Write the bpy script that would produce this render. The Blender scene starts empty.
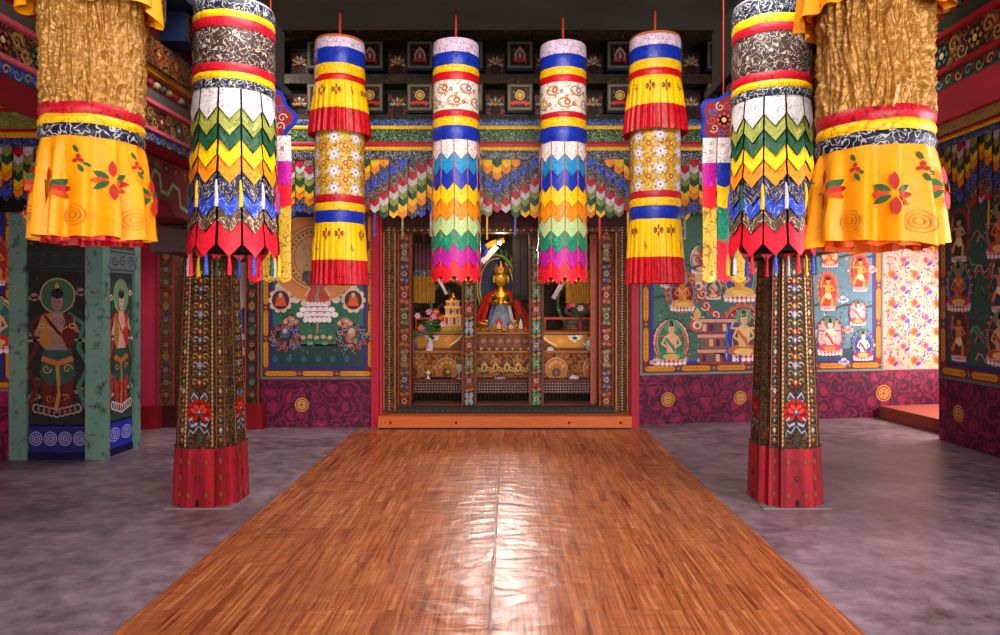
import bpy, math, random
from math import pi, sin, cos, sqrt, atan2
from mathutils import Vector, noise, Matrix
RN = random.Random(11)
COL = bpy.context.scene.collection

# ------------------------------------------------------------------ camera, world, lights, exposure
F_PX, VX, VY, EYE = 700.0, 508.5, 303.0, 1.5
cam_d = bpy.data.cameras.new('camera'); cam = bpy.data.objects.new('camera', cam_d); COL.objects.link(cam)
cam.location = (0, 0, EYE); cam.rotation_euler = (pi/2, 0, 0)
cam_d.sensor_width = 36; cam_d.lens = 36*F_PX/1000
cam_d.shift_x = -(VX-500)/1000; cam_d.shift_y = -(317.5-VY)/1000
cam_d.clip_start = .05
bpy.context.scene.camera = cam
vs = bpy.context.scene.view_settings
vs.view_transform = 'Standard'; vs.look = 'None'; vs.gamma = 1; vs.use_curve_mapping = False
vs.exposure = 0.70
W = bpy.data.worlds.new('world'); bpy.context.scene.world = W; W.use_nodes = True
W.node_tree.nodes['Background'].inputs[0].default_value = (.72, .8, 1, 1)
W.node_tree.nodes['Background'].inputs[1].default_value = 1.0
def area(name, loc, tgt, sx, sy, power, col=(1, 1, 1), spread=pi):
    d = bpy.data.lights.new(name, 'AREA'); d.shape = 'RECTANGLE'; d.size = sx; d.size_y = sy; d.energy = power; d.color = col
    d.spread = spread
    o = bpy.data.objects.new(name, d); COL.objects.link(o); o.location = loc
    o.rotation_euler = (Vector(tgt)-Vector(loc)).to_track_quat('-Z', 'Y').to_euler(); return o
# daylight through the big entrance behind the camera, the clerestory, the right-hand windows and the bay
area('light_entrance', (.9, -2.6, 1.8), (-.3, 6, 1.9), 3.6, 2.8, 290, (1, .93, .87))
area('light_clerestory', (.2, 2.6, 4.6), (-.1, 8.3, 1.6), 3.0, 1.3, 210, (1, .96, .93))
area('light_window_right', (4.55, 2.2, 1.9), (0, 4.8, .9), 1.8, 1.6, 150, (.97, .91, 1))
area('light_window_left', (-4.95, 2.2, 1.9), (-1, 5.2, .8), 1.4, 1.4, 9, (1, .93, .95))
area('light_bay', (6.25, 8.35, 1.45), (4.0, 8.0, .8), 1.3, 1.7, 88, (1, .9, .84))
def pointl(name, loc, e, col, r=.03):
    d = bpy.data.lights.new(name, 'POINT'); d.energy = e; d.color = col; d.shadow_soft_size = r
    o = bpy.data.objects.new(name, d); COL.objects.link(o); o.location = loc
area('light_fill_back_left', (-3.2, 7.3, 4.5), (-4.1, 8.4, 1.0), .9, .7, 55, (1, .93, .92))  # added fill with no real lantern, brightens the crimson back left wall
pointl('light_fill_chapel', (-3.45, 8.75, 2.3), 9, (1, .9, .85), .1)  # added fill, brightens the pale scroll inside the side doorway
pointl('light_altar_glow', (-.1, 9.2, 2.28), 9, (1, .74, .45), .05)
_d = bpy.data.lights.new('light_altar_spot', 'SPOT'); _d.energy = 150; _d.spot_size = 1.0; _d.spot_blend = .6; _d.shadow_soft_size = .05; _d.color = (1, .93, .88)
_o = bpy.data.objects.new('light_altar_spot', _d); COL.objects.link(_o); _o.location = (-.1, 9.0, 2.26); _o.rotation_euler = (Vector((-.1, 4.2, 0))-Vector((-.1, 9.0, 2.26))).to_track_quat('-Z', 'Y').to_euler()
pointl('light_altar_left', (-.95, 9.3, 2.2), 6, (1, .66, .4), .1)
pointl('light_altar_right', (.85, 9.3, 2.2), 6, (1, .66, .45), .1)

CX = -.08     # the hall's own axis
# ------------------------------------------------------------------ helpers
def lin(h):
    h = h.lstrip('#'); rgb = [int(h[i:i+2], 16)/255 for i in (0, 2, 4)]
    return tuple((c/12.92) if c <= .04045 else ((c+.055)/1.055)**2.4 for c in rgb)+(1.0,)
ORG = {}
class MB:
    def __init__(s): s.v=[]; s.f=[]; s.m=[]; s.c=[]; s.uv=[]; s.sm=[]; s.mats=[]
    def mi(s, m):
        if m not in s.mats: s.mats.append(m)
        return s.mats.index(m)
    def face(s, pts, mat, col=None, uv=None, smooth=False):
        b = len(s.v); s.v += [tuple(p) for p in pts]; s.f.append(tuple(range(b, b+len(pts))))
        s.m.append(s.mi(mat)); s.c.append(col or (1,1,1,1)); s.uv.append(uv or [(p[0]+p[1], p[2]) for p in pts]); s.sm.append(smooth)
    def grid(s, fn, nu, nv, mat, uvfn=None, close=False, smooth=True, col=None):
        b = len(s.v)
        for j in range(nv+1):
            for i in range(nu if close else nu+1): s.v.append(tuple(fn(i/nu, j/nv)))
        n = nu if close else nu+1
        uvfn = uvfn or (lambda a, c: (a, c))
        for j in range(nv):
            mt = mat(j/nv) if callable(mat) else mat
            k = s.mi(mt)
            for i in range(nu):
                i2 = (i+1) % n
                s.f.append((b+j*n+i, b+j*n+i2, b+(j+1)*n+i2, b+(j+1)*n+i)); s.m.append(k); s.c.append(col or (1,1,1,1)); s.sm.append(smooth)
                s.uv.append([uvfn(i/nu, j/nv), uvfn((i+1)/nu, j/nv), uvfn((i+1)/nu, (j+1)/nv), uvfn(i/nu, (j+1)/nv)])
    def box(s, x0, x1, y0, y1, z0, z1, mat, col=None):
        p = lambda x, y, z: (x, y, z)
        for q, a, b in (([p(x0,y0,z0),p(x1,y0,z0),p(x1,y0,z1),p(x0,y0,z1)],0,2), ([p(x1,y1,z0),p(x0,y1,z0),p(x0,y1,z1),p(x1,y1,z1)],0,2),
                  ([p(x0,y1,z0),p(x0,y0,z0),p(x0,y0,z1),p(x0,y1,z1)],1,2), ([p(x1,y0,z0),p(x1,y1,z0),p(x1,y1,z1),p(x1,y0,z1)],1,2),
                  ([p(x0,y0,z1),p(x1,y0,z1),p(x1,y1,z1),p(x0,y1,z1)],0,1), ([p(x0,y1,z0),p(x1,y1,z0),p(x1,y0,z0),p(x0,y0,z0)],0,1)):
            s.face(q, mat, col, [(w[a], w[b]) for w in q])
    def obox(s, O, U, V, Wd, mat, col=None):   # oriented box, origin O, edge vectors U V W
        O, U, V, Wd = map(Vector, (O, U, V, Wd))
        if U.cross(V).dot(Wd) < 0: O = O+U; U = -U
        c = lambda a, b, d: O+U*a+V*b+Wd*d
        lu, lv, lw = U.length, V.length, Wd.length
        for q, (A, B) in (([c(0,0,0),c(0,1,0),c(1,1,0),c(1,0,0)], (lv, lu)), ([c(0,0,1),c(1,0,1),c(1,1,1),c(0,1,1)], (lu, lv)),
                  ([c(0,0,0),c(1,0,0),c(1,0,1),c(0,0,1)], (lu, lw)), ([c(1,1,0),c(0,1,0),c(0,1,1),c(1,1,1)], (lu, lw)),
                  ([c(0,1,0),c(0,0,0),c(0,0,1),c(0,1,1)], (lv, lw)), ([c(1,0,0),c(1,1,0),c(1,1,1),c(1,0,1)], (lv, lw))):
            s.face(q, mat, col, [(0,0),(A,0),(A,B),(0,B)])
    def lathe(s, prof, mat, c=(0,0,0), n=24, smooth=True, col=None, sx=1, sy=1):
        L = len(prof)-1
        def fn(u, v):
            r, z = prof[round(v*L)]; a = 2*pi*u
            return (c[0]+r*cos(a)*sx, c[1]+r*sin(a)*sy, c[2]+z)
        s.grid(fn, n, L, mat, lambda a, b: (a*2*pi*.1, prof[round(b*L)][1]), True, smooth, col)
    def tube(s, pts, r, mat, n=8, col=None):
        pts = [Vector(p) for p in pts]; rr = r if isinstance(r, (list, tuple)) else [r]*len(pts)
        fr = []
        for i, p in enumerate(pts):
            t = (pts[min(i+1, len(pts)-1)]-pts[max(i-1, 0)]).normalized()
            a = Vector((0,0,1)) if abs(t.z) < .9 else Vector((0,1,0))
            x = t.cross(a).normalized(); y = t.cross(x).normalized(); fr.append((x, y))
        L = len(pts)-1
        def fn(u, v):
            i = round(v*L); x, y = fr[i]; a = -2*pi*u
            return pts[i]+(x*cos(a)+y*sin(a))*rr[i]
        s.grid(fn, n, L, mat, lambda a, b: (a*.1, b), True, True, col)
        for i, flip in ((0, 0), (L, 1)):
            x, y = fr[i]; q = [pts[i]+(x*cos(2*pi*k/n)+y*sin(2*pi*k/n))*rr[i] for k in range(n)]
            s.face(q if not flip else q[::-1], mat, col)
    def prism(s, poly, fn, d, mat, col=None):  # poly 2-D outline; fn(a,b,depth)
        n = len(poly)
        s.face([fn(a, b, 0) for a, b in poly], mat, col); s.face([fn(a, b, d) for a, b in poly][::-1], mat, col)
        for i in range(n):
            a, b = poly[i]; c, e = poly[(i+1) % n]
            s.face([fn(a,b,0), fn(a,b,d), fn(c,e,d), fn(c,e,0)], mat, col)
    def build(s, name, parent=None, world=True, bevel=0, subsurf=0):
        me = bpy.data.meshes.new(name)
        off = Vector((0,0,0))
        if world:
            if parent is not None: off = ORG.get(parent, Vector((0,0,0)))
            else:
                xs=[p[0] for p in s.v]; ys=[p[1] for p in s.v]; zs=[p[2] for p in s.v]
                off = Vector(((min(xs)+max(xs))/2, (min(ys)+max(ys))/2, min(zs)))
        me.from_pydata([(p[0]-off.x, p[1]-off.y, p[2]-off.z) for p in s.v], [], s.f)
        for m in s.mats: me.materials.append(m)
        me.polygons.foreach_set('material_index', s.m); me.polygons.foreach_set('use_smooth', s.sm)
        fu = []; fc = []
        for k, f in enumerate(s.f):
            for t in s.uv[k]: fu += [t[0], t[1]]
            fc += list(s.c[k])*len(f)
        me.uv_layers.new(name='UVMap'); me.uv_layers['UVMap'].data.foreach_set('uv', fu)
        me.color_attributes.new('Col', 'FLOAT_COLOR', 'CORNER'); me.color_attributes['Col'].data.foreach_set('color', fc)
        me.update()
        o = bpy.data.objects.new(name, me); COL.objects.link(o)
        if parent is not None: o.parent = parent
        elif world: o.location = off
        ORG[o] = off if world else Vector((0,0,0))
        if bevel:
            b = o.modifiers.new('bevel', 'BEVEL'); b.width = bevel; b.segments = 2; b.limit_method = 'ANGLE'
        if subsurf:
            b = o.modifiers.new('sub', 'SUBSURF'); b.levels = subsurf; b.render_levels = subsurf
        return o
def tag(o, label=None, cat=None, group=None, kind=None):
    if label: o['label'] = label
    if cat: o['category'] = cat
    if group: o['group'] = group
    if kind: o['kind'] = kind
    return o
def struct(o, label=None): o['kind'] = 'structure'; o['label'] = label or o.name; return o
def thing(name, label, cat, loc=(0,0,0), group=None, rz=0):
    o = bpy.data.objects.new(name, None); o.empty_display_size = .1; COL.objects.link(o); o.location = loc; o.rotation_euler.z = rz
    ORG[o] = Vector(loc); return tag(o, label, cat, group)
def dup(root, loc, label=None, rz=None):
    def cp(o, par):
        c = o.copy(); COL.objects.link(c); c.parent = par
        for ch in [x for x in COL.objects if x.parent == o]: cp(ch, c)
        return c
    r = cp(root, None); r.location = loc
    if rz is not None: r.rotation_euler.z = rz
    if label: r['label'] = label
    return r
def X(px, D): return (px-VX)*D/F_PX
def Z(py, D): return EYE-(py-VY)*D/F_PX

# ------------------------------------------------------------------ materials
class G:
    def __init__(s, name, rough=.6, metal=0, spec=.5):
        s.m = bpy.data.materials.new(name); s.m.use_nodes = True; s.t = s.m.node_tree
        s.b = s.t.nodes['Principled BSDF']
        s.b.inputs['Roughness'].default_value = rough; s.b.inputs['Metallic'].default_value = metal
        s.b.inputs['Specular IOR Level'].default_value = spec
    def n(s, kind, ins=None, **at):
        nd = s.t.nodes.new('ShaderNode'+kind)
        for k, v in at.items(): setattr(nd, k, v)
        for k, v in (ins or {}).items():
            if isinstance(v, bpy.types.NodeSocket): s.t.links.new(v, nd.inputs[k])
            else: nd.inputs[k].default_value = v
        return nd
    def math(s, op, a, b=0, c=None, clamp=False):
        d = {0: a, 1: b}
        if c is not None: d[2] = c
        return s.n('Math', d, operation=op, use_clamp=clamp).outputs[0]
    def mix(s, f, a, b, mode='MIX'):
        nd = s.n('Mix', {0: f, 6: a, 7: b}, data_type='RGBA', blend_type=mode); return nd.outputs[2]
    def coord(s, kind='UV', scale=(1,1,1), rot=(0,0,0)):
        if kind == 'World': o = s.n('NewGeometry').outputs['Position']
        else: o = s.n('TexCoord').outputs[kind]
        return s.n('Mapping', {0: o, 2: rot, 3: scale}).outputs[0]
    def noise(s, v, sc, det=2, rough=.5, dist=0):
        return s.n('TexNoise', {'Vector': v, 'Scale': sc, 'Detail': det, 'Roughness': rough, 'Distortion': dist}).outputs[0]
    def vor(s, v, sc, feat='F1', rnd=1):
        return s.n('TexVoronoi', {'Vector': v, 'Scale': sc, 'Randomness': rnd}, feature=feat)
    def ramp(s, f, stops, interp='LINEAR'):
        nd = s.n('ValToRGB', {0: f}); e = nd.color_ramp.elements; nd.color_ramp.interpolation = interp
        e[0].position, e[0].color = stops[0][0], stops[0][1]; e[1].position, e[1].color = stops[1][0], stops[1][1]
        for p, c in stops[2:]:
            q = e.new(p); q.color = c
        return nd.outputs[0]
    def line(s, v, w, soft=.01):   # iso-line of a 0-1 field
        return s.math('SUBTRACT', 1, s.math('DIVIDE', s.math('ABSOLUTE', s.math('SUBTRACT', v, .5)), w, clamp=True), clamp=True)
    def gt(s, v, th, k=40):
        return s.math('MULTIPLY', s.math('SUBTRACT', v, th), k, clamp=True)
    def lt(s, v, th, k=40):
        return s.math('MULTIPLY', s.math('SUBTRACT', th, v), k, clamp=True)
    def base(s, c): s.t.links.new(c, s.b.inputs['Base Color'])
    def bump(s, h, strength=.3, dist=.01):
        nd = s.n('Bump', {'Height': h, 'Strength': strength, 'Distance': dist}); s.t.links.new(nd.outputs[0], s.b.inputs['Normal'])
MC = {}
def plain(hexc, rough=.55, metal=0, spec=.22, name=None, grain=.12, sc=25):
    k = (hexc, rough, metal, name)
    if k in MC: return MC[k]
    g = G(name or 'plain_'+hexc, rough, metal, spec); c = lin(hexc)
    n = g.noise(g.coord('Object'), sc, 3)
    g.base(g.mix(n, tuple(x*(1-grain*2) for x in c[:3])+(1,), tuple(min(1, x*(1+grain*2)) for x in c[:3])+(1,)))
    g.bump(n, .15, .004)
    MC[k] = g.m; return g.m
def brocade(name, base, m1=None, m2=None, sc=26, w=.05, blob=.28, rough=.45, wr=.35, k=1, dist=.6):
    if name in MC: return MC[name]
    g = G('cloth_'+name, rough, 0, .3); uv = g.coord('UV')
    col = lin(base)
    wn = g.noise(uv, 7, 3)
    n0 = g.n('Mix', {0: g.noise(uv, 9, 2), 6: tuple(x*.8 for x in col[:3])+(1,), 7: tuple(min(1, x*1.15) for x in col[:3])+(1,)}, data_type='RGBA').outputs[2]
    col = n0
    if m2:
        v = g.vor(uv, sc*.45, 'F1', .9).outputs['Distance']
        col = g.mix(g.math('MULTIPLY', g.lt(v, blob, 12), .8), col, lin(m2))
    if m1:
        n1 = g.noise(uv, sc*.95, 1, .5, dist)
        f = g.gt(g.line(n1, w*.8), .25, 4)
        col = g.mix(g.math('MULTIPLY', f, k), col, lin(m1))
    g.base(col)
    g.bump(g.math('ADD', g.math('MULTIPLY', wn, 1.0), g.math('MULTIPLY', g.noise(uv, 40, 2), .25)), wr, .02)
    MC[name] = g.m; return g.m
def paintmat(name, rough=.6, dirt=.25, bumps=.12, metal=0, gl=None):
    g = G(name, rough, metal, .22)
    a = g.n('Attribute', attribute_name='Col').outputs[0]
    n = g.noise(g.coord('World'), 9, 5, .65)
    f = g.math('MULTIPLY', g.gt(n, .42, 3), 1)
    g.base(g.mix(g.math('MULTIPLY', g.math('SUBTRACT', 1, f), dirt), a, (.05, .035, .03, 1)))
    g.bump(g.noise(g.coord('World'), 60, 2), bumps, .003)
    return g.m
PAINT = paintmat('mural_paint'); PAINTG = paintmat('gilded_paint', .38, .2, .2, .35); LACQ = paintmat('lacquer_paint', .35, .15, .1)

RED = brocade('red_satin', 'C00A18', 'A30A1C', None, 22, .06, rough=.4)
RED2 = brocade('red_brocade', 'B80C22', '6E0A1E', 'D4283A', 36, .05, .2)
YEL = brocade('yellow_satin', 'F4BE06', 'E09A04', None, 30, .06, rough=.4)
YELB = brocade('yellow_brocade', 'EFB80A', 'C08608', None, 34, .06)
BLU = brocade('blue_satin', '122C9C', '0A1F70', None, 18, .05, rough=.38)
LIL = brocade('lilac_brocade', 'CDB4C4', '8E7790', 'E4D4DC', 40, .07, .3)
NAVYB = brocade('navy_brocade', '10142E', 'A8A8A0', '2A3A66', 40, .06, .25)
BROWNB = brocade('brown_brocade', '34221F', 'B8A898', '5E4440', 36, .045, .25, k=.85)
WHITEB = brocade('white_brocade', 'C2BAB8', '8A8086', 'DAD4D2', 36, .05, .3)
WHITEF = brocade('white_floral', 'D6CEC8', '9A7080', 'B89CA4', 38, .05, .22)
LGRN = brocade('pale_green_brocade', '8A8C3A', '5E6820', 'A8AA60', 34, .06, .3)
DGRN = brocade('dark_green_brocade', '1A4A2E', '0A2C1C', '3A6A46', 34, .06, .3)
YEL2 = brocade('golden_satin', 'F6BC04', 'D89404', 'FFD028', 26, .05, .3)
ORG_ = brocade('orange_satin', 'EC8508', 'C45E04', 'F89C20', 30, .06, .3)
DBLU = brocade('dark_blue_brocade', '14183E', 'A09078', '26408C', 38, .05, .3)
BLUB = brocade('blue_brocade', '1A38A8', '7C8CC8', '10206A', 30, .04, .2)
BRB = brocade('umber_brocade', '4A3428', 'B8A080', '7A5A46', 34, .05, .3)
PGRN = brocade('celadon_satin', 'A9C283', '88A468', 'BCD098', 26, .05, .3)
TEAL = brocade('teal_green_satin', '108060', '0A5C48', '30A078', 26, .05, .3)
TBLU = brocade('teal_blue_satin', '1480B4', '0C5C8C', '3AA0CC', 26, .05, .3)
MAG = brocade('magenta_satin', 'B4128C', '8A0C6C', 'D030A4', 26, .05, .3)
RED3 = brocade('scarlet_satin', 'DA1228', 'A80C20', 'EC3040', 26, .05, .3)
GREENB = brocade('green_scroll_cloth', '0E2A1E', '7C9C5C', '1C4A30', 30, .07, .2)
BLUESC = brocade('blue_scroll_cloth', '14245C', '7090B8', '0A1438', 34, .06, .2)
OLIVE = brocade('olive_brocade', '8A9440', '5C6420', 'A8AC58', 34, .06, .3)
CORD = plain('B4541C', .6, name='orange_cord')
SK_Y = brocade('skirt_yellow', 'F4B800', 'E6A400', None, 12, .02, rough=.45, wr=.25)
SK_O = brocade('skirt_marigold', 'EE9600', 'E48A00', None, 10, .02, rough=.5, wr=.3)
SK_R = brocade('skirt_red', 'B80614', '8C0412', None, 12, .05, rough=.45, wr=.3)
BLACK = plain('0B0908', .8, name='dark_lining')

def woodmat(name, a, b, rough=.5, sc=(2, 2, 30), co='Object', bump=.2):
    g = G(name, rough, 0, .25); v = g.coord(co, sc); n = g.noise(v, 3, 5, .6, .4)
    g.base(g.mix(n, lin(a), lin(b))); g.bump(n, bump, .006); return g.m
DARKWOOD = woodmat('dark_beam_wood', '1A1A16', '2B2C26', .7, (1, 20, 20))
DARKGREY = woodmat('grey_green_beam_wood', '343C38', '4A524A', .7, (1, 16, 16))
STEPWOOD = woodmat('orange_step_wood', '9A3C12', 'CC6A2A', .45, (1.2, 12, 20))
PINKWOOD = woodmat('pale_board_wood', '7A4436', '9A604E', .5, (1, 12, 16))
REDWALL = plain('B02C48', .75, name='crimson_plaster', grain=.1, sc=4)
REDPAINT = plain('7E0E16', .6, name='red_beam_paint', grain=.15, sc=5)
PINKTRIM = plain('B4485A', .5, name='pink_moulding', grain=.1)
CEIL = plain('16150F', .85, name='ceiling_dark', grain=.15, sc=3)
GREYTRIM = plain('4A443E', .6, name='grey_moulding')
GOLD = plain('C08A28', .3, .85, name='gilt_metal', grain=.12, sc=30)
GOLDP = plain('A66E16', .45, .3, name='gold_paint', grain=.2, sc=40)
DARKRED = plain('3C0C0E', .6, name='dark_red_paint', grain=.2)
DEEPBLUE = plain('0C1640', .5, name='deep_blue_paint')

def carved(name, bg, cols, sc=26, w=.09, rough=.5, metal=.15, co='UV'):
    g = G(name, rough, metal, .3); uv = g.coord(co)
    d = g.noise(uv, sc*.35, 2); v = g.vor(uv, sc*.5, 'F1', .8)
    cell = g.n('SeparateColor', {0: v.outputs['Color']}).outputs[0]
    st = [(0, lin(cols[0]))]+[((i+.001)/len(cols), lin(c)) for i, c in enumerate(cols) if i]
    pal = g.ramp(cell, [st[0], st[1]]+st[2:], 'CONSTANT')
    n1 = g.noise(uv, sc, 1, .5, 1.2); l = g.gt(g.line(n1, w), .2, 5)
    n2 = g.noise(uv, sc*2.1, 1, .5, .8); l2 = g.gt(g.line(n2, w*.9), .3, 5)
    blob = g.math('MULTIPLY', g.lt(v.outputs['Distance'], .26, 14), 1)
    rng = g.lt(g.math('ABSOLUTE', g.math('SUBTRACT', v.outputs['Distance'], .38)), .035, 40)
    c = g.mix(l2, lin(bg), lin(cols[1])); c = g.mix(l, c, lin(cols[0])); c = g.mix(blob, c, pal); c = g.mix(rng, c, lin(cols[0]))
    g.base(c); g.bump(g.math('ADD', g.math('ADD', l, blob), l2), .6, .012)
    return g.m
CARV = carved('carved_pillar_gilding', '0A0506', ['5E4218', '3E0E0C', '9A2418', '1E4A40', '98949C', '1E3A70', '7A5420'], 34, .06)
CARV2 = carved('carved_pillar_silvery', '1A1218', ['A08E80', '7A2A28', 'B0A8B0', '3A6A60', '8A3430', '4A5A88', 'C8B090'], 30)
CARVF = carved('carved_frame_gilding', '120806', ['74481C', '4A120C', '8A2216', '2E4828', '94662A', '22305C', '5E3816'], 34)
CARVD = carved('carved_dark_relief', '0D0B08', ['4A3A22', '2A1C12', '5A2018', '20342A', '6A5A44', '1C2840', '3C2A18'], 28)
CARVB = carved('carved_beam_gilding', '1A0C08', ['7E5A2E', '5A1810', '2E5A48', '9A3A20', '9A8868', '22407A', '8A2018'], 26, .08)
CARVALT = carved('carved_altar_gilding', '4A1A0C', ['A8661E', '7A2812', 'B0701C', '8A2A14', '3A5A30', 'C08030', '5A2010'], 16, .12)

# wood-print vinyl
g = G('wood_print_vinyl', .3, 0, .5); o = g.coord('World')
br = g.n('TexBrick', {'Vector': g.coord('World', (1,1,1), (0,0,pi/2)), 'Color1': (0,0,0,1), 'Color2': (1,1,1,1), 'Mortar': (.5,.5,.5,1), 'Scale': 1, 'Mortar Size': .0012, 'Brick Width': .62, 'Row Height': .05, 'Bias': 0})
cell = g.n('SeparateColor', {0: br.outputs[0]}).outputs[0]
off = g.n('CombineXYZ', {0: g.math('MULTIPLY', cell, 7), 1: g.math('MULTIPLY', cell, 13)}).outputs[0]
v2 = g.n('VectorMath', {0: g.coord('World', (55, 1.9, 1)), 1: off}, operation='ADD').outputs[0]
grain = g.noise(v2, 1, 5, .6, .6)
gr2 = g.noise(g.coord('World', (150, 3.2, 1)), 1, 3)
c = g.ramp(g.math('ADD', g.math('MULTIPLY', grain, .95), g.math('MULTIPLY', cell, .10)), [(.34, lin('52220E')), (.74, lin('C68450')), (.46, lin('8C4420')), (.6, lin('AA6034'))])
c = g.mix(g.math('MULTIPLY', g.gt(gr2, .54, 8), .5), c, lin('4A1C08'))
c = g.mix(g.math('MULTIPLY', br.outputs[1], .5), c, lin('3A1606'))
wear = g.noise(g.coord('World', (2.2, .8, 1)), 1.2, 5, .6)
c = g.mix(g.math('MULTIPLY', g.gt(wear, .5, 3), .18), c, lin('B86C48'))
g.base(c)
rp = g.noise(g.coord('World', (1.3, 3.2, 1)), 3.0, 3, .5, .4); rp2 = g.noise(g.coord('World', (1, 1.6, 1)), 14, 2)
g.bump(g.math('ADD', g.math('MULTIPLY', rp, 1), g.math('MULTIPLY', rp2, .12)), .30, .05)
g.t.links.new(g.math('ADD', .2, g.math('MULTIPLY', wear, .25)), g.b.inputs['Roughness'])
VINYL = g.m
# polished grey-violet screed
g = G('screed_floor', .4, 0, .5); o = g.coord('World')
n = g.noise(o, 1.1, 6, .65); n2 = g.noise(o, 7, 5, .7); sp = g.vor(o, 42, 'F1', 1).outputs['Distance']; spc = g.noise(o, 3, 2)
c = g.ramp(g.math('ADD', g.math('MULTIPLY', n, .5), g.math('MULTIPLY', n2, .5)), [(.34, lin('3C3032')), (.68, lin('A0888E')), (.5, lin('74606A'))])
spk = g.math('MULTIPLY', g.lt(sp, .12, 20), g.gt(spc, .5, 8))
c = g.mix(g.math('MULTIPLY', spk, .8), c, lin('C8B8B0'))
sc_ = g.noise(g.coord('World', (1, 1, 1)), 16, 2, .5, 2); c = g.mix(g.math('MULTIPLY', g.gt(g.line(sc_, .02), .5, 4), .22), c, lin('A8988F'))
g.base(c); g.bump(g.math('ADD', n2, g.math('MULTIPLY', n, 2)), .2, .012)
g.t.links.new(g.math('ADD', .22, g.math('MULTIPLY', n2, .35)), g.b.inputs['Roughness'])
SCREED = g.m
# crinkled gold cloth
g = G('crinkled_gold_cloth', .42, .25, .5); uv = g.coord('UV')
n = g.noise(g.coord('UV', (22, 9, 1)), 1, 3, .6, 1.0); n2 = g.noise(uv, 60, 2, .5, .5)
g.base(g.mix(g.gt(n2, .42, 3), lin('94641E'), lin('C8944A'))); g.bump(g.math('ADD', n, g.math('MULTIPLY', n2, .2)), .8, .03)
GOLDC = g.m
# emissive lamp
g = G('lamp_glow', .4); g.b.inputs['Emission Color'].default_value = (1, .95, .85, 1); g.b.inputs['Emission Strength'].default_value = 60; LAMP = g.m
g = G('lattice_dots', .5, .1); uv = g.coord('UV'); v = g.vor(uv, 28, 'F1', 0).outputs['Distance']
c = g.mix(g.lt(v, .33, 14), lin('2A0C0A'), lin('8A2018')); c = g.mix(g.lt(v, .16, 20), c, lin('D0C0A0')); g.base(c); g.bump(g.lt(v, .33, 6), .5, .01); DOTS = g.m
GLASS = G('clear_glass', .05); GLASS.b.inputs['Transmission Weight'].default_value = 1; GLASS = GLASS.m
PORC = plain('DAD2D0', .25, name='white_porcelain')

# ------------------------------------------------------------------ 2-D painting on surfaces
class Canvas:
    def __init__(s, mb, fn, mat=PAINT, h=.002, eps=.0007): s.mb=mb; s.fn=fn; s.mat=mat; s.h=h; s.h0=h; s.eps=eps
    def up(s, k=1): s.h += s.eps*k; return s
    def rs(s, k=0): s.h = s.h0+s.eps*k; return s
    def poly(s, pts, col):
        A = sum(pts[i][0]*pts[(i+1)%len(pts)][1]-pts[(i+1)%len(pts)][0]*pts[i][1] for i in range(len(pts)))
        if A < 0: pts = pts[::-1]
        s.mb.face([s.fn(a, b, s.h) for a, b in pts], s.mat, lin(col) if isinstance(col, str) else col)
    def rect(s, x0, y0, x1, y1, col): s.poly([(x0,y0),(x1,y0),(x1,y1),(x0,y1)], col)
    def ell(s, x, y, rx, ry, col, n=20, rot=0):
        c, d = cos(rot), sin(rot)
        s.poly([(x+rx*cos(t)*c-ry*sin(t)*d, y+rx*cos(t)*d+ry*sin(t)*c) for t in [2*pi*i/n for i in range(n)]], col)
    def ring(s, x, y, rx, ry, w, col, n=28, a0=0, a1=2*pi):
        s.stroke([(x+rx*cos(a0+(a1-a0)*i/n), y+ry*sin(a0+(a1-a0)*i/n)) for i in range(n+1)], w, col)
    def stroke(s, pts, w, col, taper=0):
        n = len(pts); L=[]; Rr=[]
        for i, (x, y) in enumerate(pts):
            a = pts[min(i+1, n-1)]; b = pts[max(i-1, 0)]
            dx, dy = a[0]-b[0], a[1]-b[1]; l = sqrt(dx*dx+dy*dy) or 1
            ww = w/2*(1-taper*i/(n-1))
            L.append((x-dy/l*ww, y+dx/l*ww)); Rr.append((x+dy/l*ww, y-dx/l*ww))
        for i in range(n-1): s.poly([L[i], L[i+1], Rr[i+1], Rr[i]], col)
    def petal(s, x, y, l, w, a, col):
        c, d = cos(a), sin(a)
        pts = [(0,0),(l*.3,w*.45),(l*.65,w*.5),(l,0),(l*.65,-w*.5),(l*.3,-w*.45)]
        s.poly([(x+p*c-q*d, y+p*d+q*c) for p, q in pts], col)
    def flower(s, x, y, r, n, col, cc, a0=0):
        for k in range(n): s.petal(x, y, r, r*1.6*sin(pi/n)+r*.15, a0+2*pi*k/n, col)
        s.up(); s.ell(x, y, r*.33, r*.33, cc, 10); s.up(-1)
    def spiral(s, x, y, r, w, col, turns=1.3, a0=0, dr=1, n=14):
        s.stroke([(x+r*(1-.85*i/n)*cos(a0+dr*2*pi*turns*i/n), y+r*(1-.85*i/n)*sin(a0+dr*2*pi*turns*i/n)) for i in range(n+1)], w, col, .4)
    def cloud(s, x, y, r, col, oc):
        for dx, dy, q in ((-1,0,.75),(0,.35,1),(1,0,.75),(0,-.25,.8)): s.ell(x+dx*r*.8, y+dy*r, r*q*.75, r*q*.6, col, 12)
        s.up()
        for dx, d in ((-.7,1),(0,-1),(.7,1)): s.spiral(x+dx*r, y+.1*r, r*.4, r*.13, oc, 1.1, pi/2, d, 9)
        s.up(-1)
def plane(O, U, V, N):
    O, U, V, N = map(Vector, (O, U, V, N)); return lambda a, b, h: O+U*a+V*b+N*h

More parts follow.
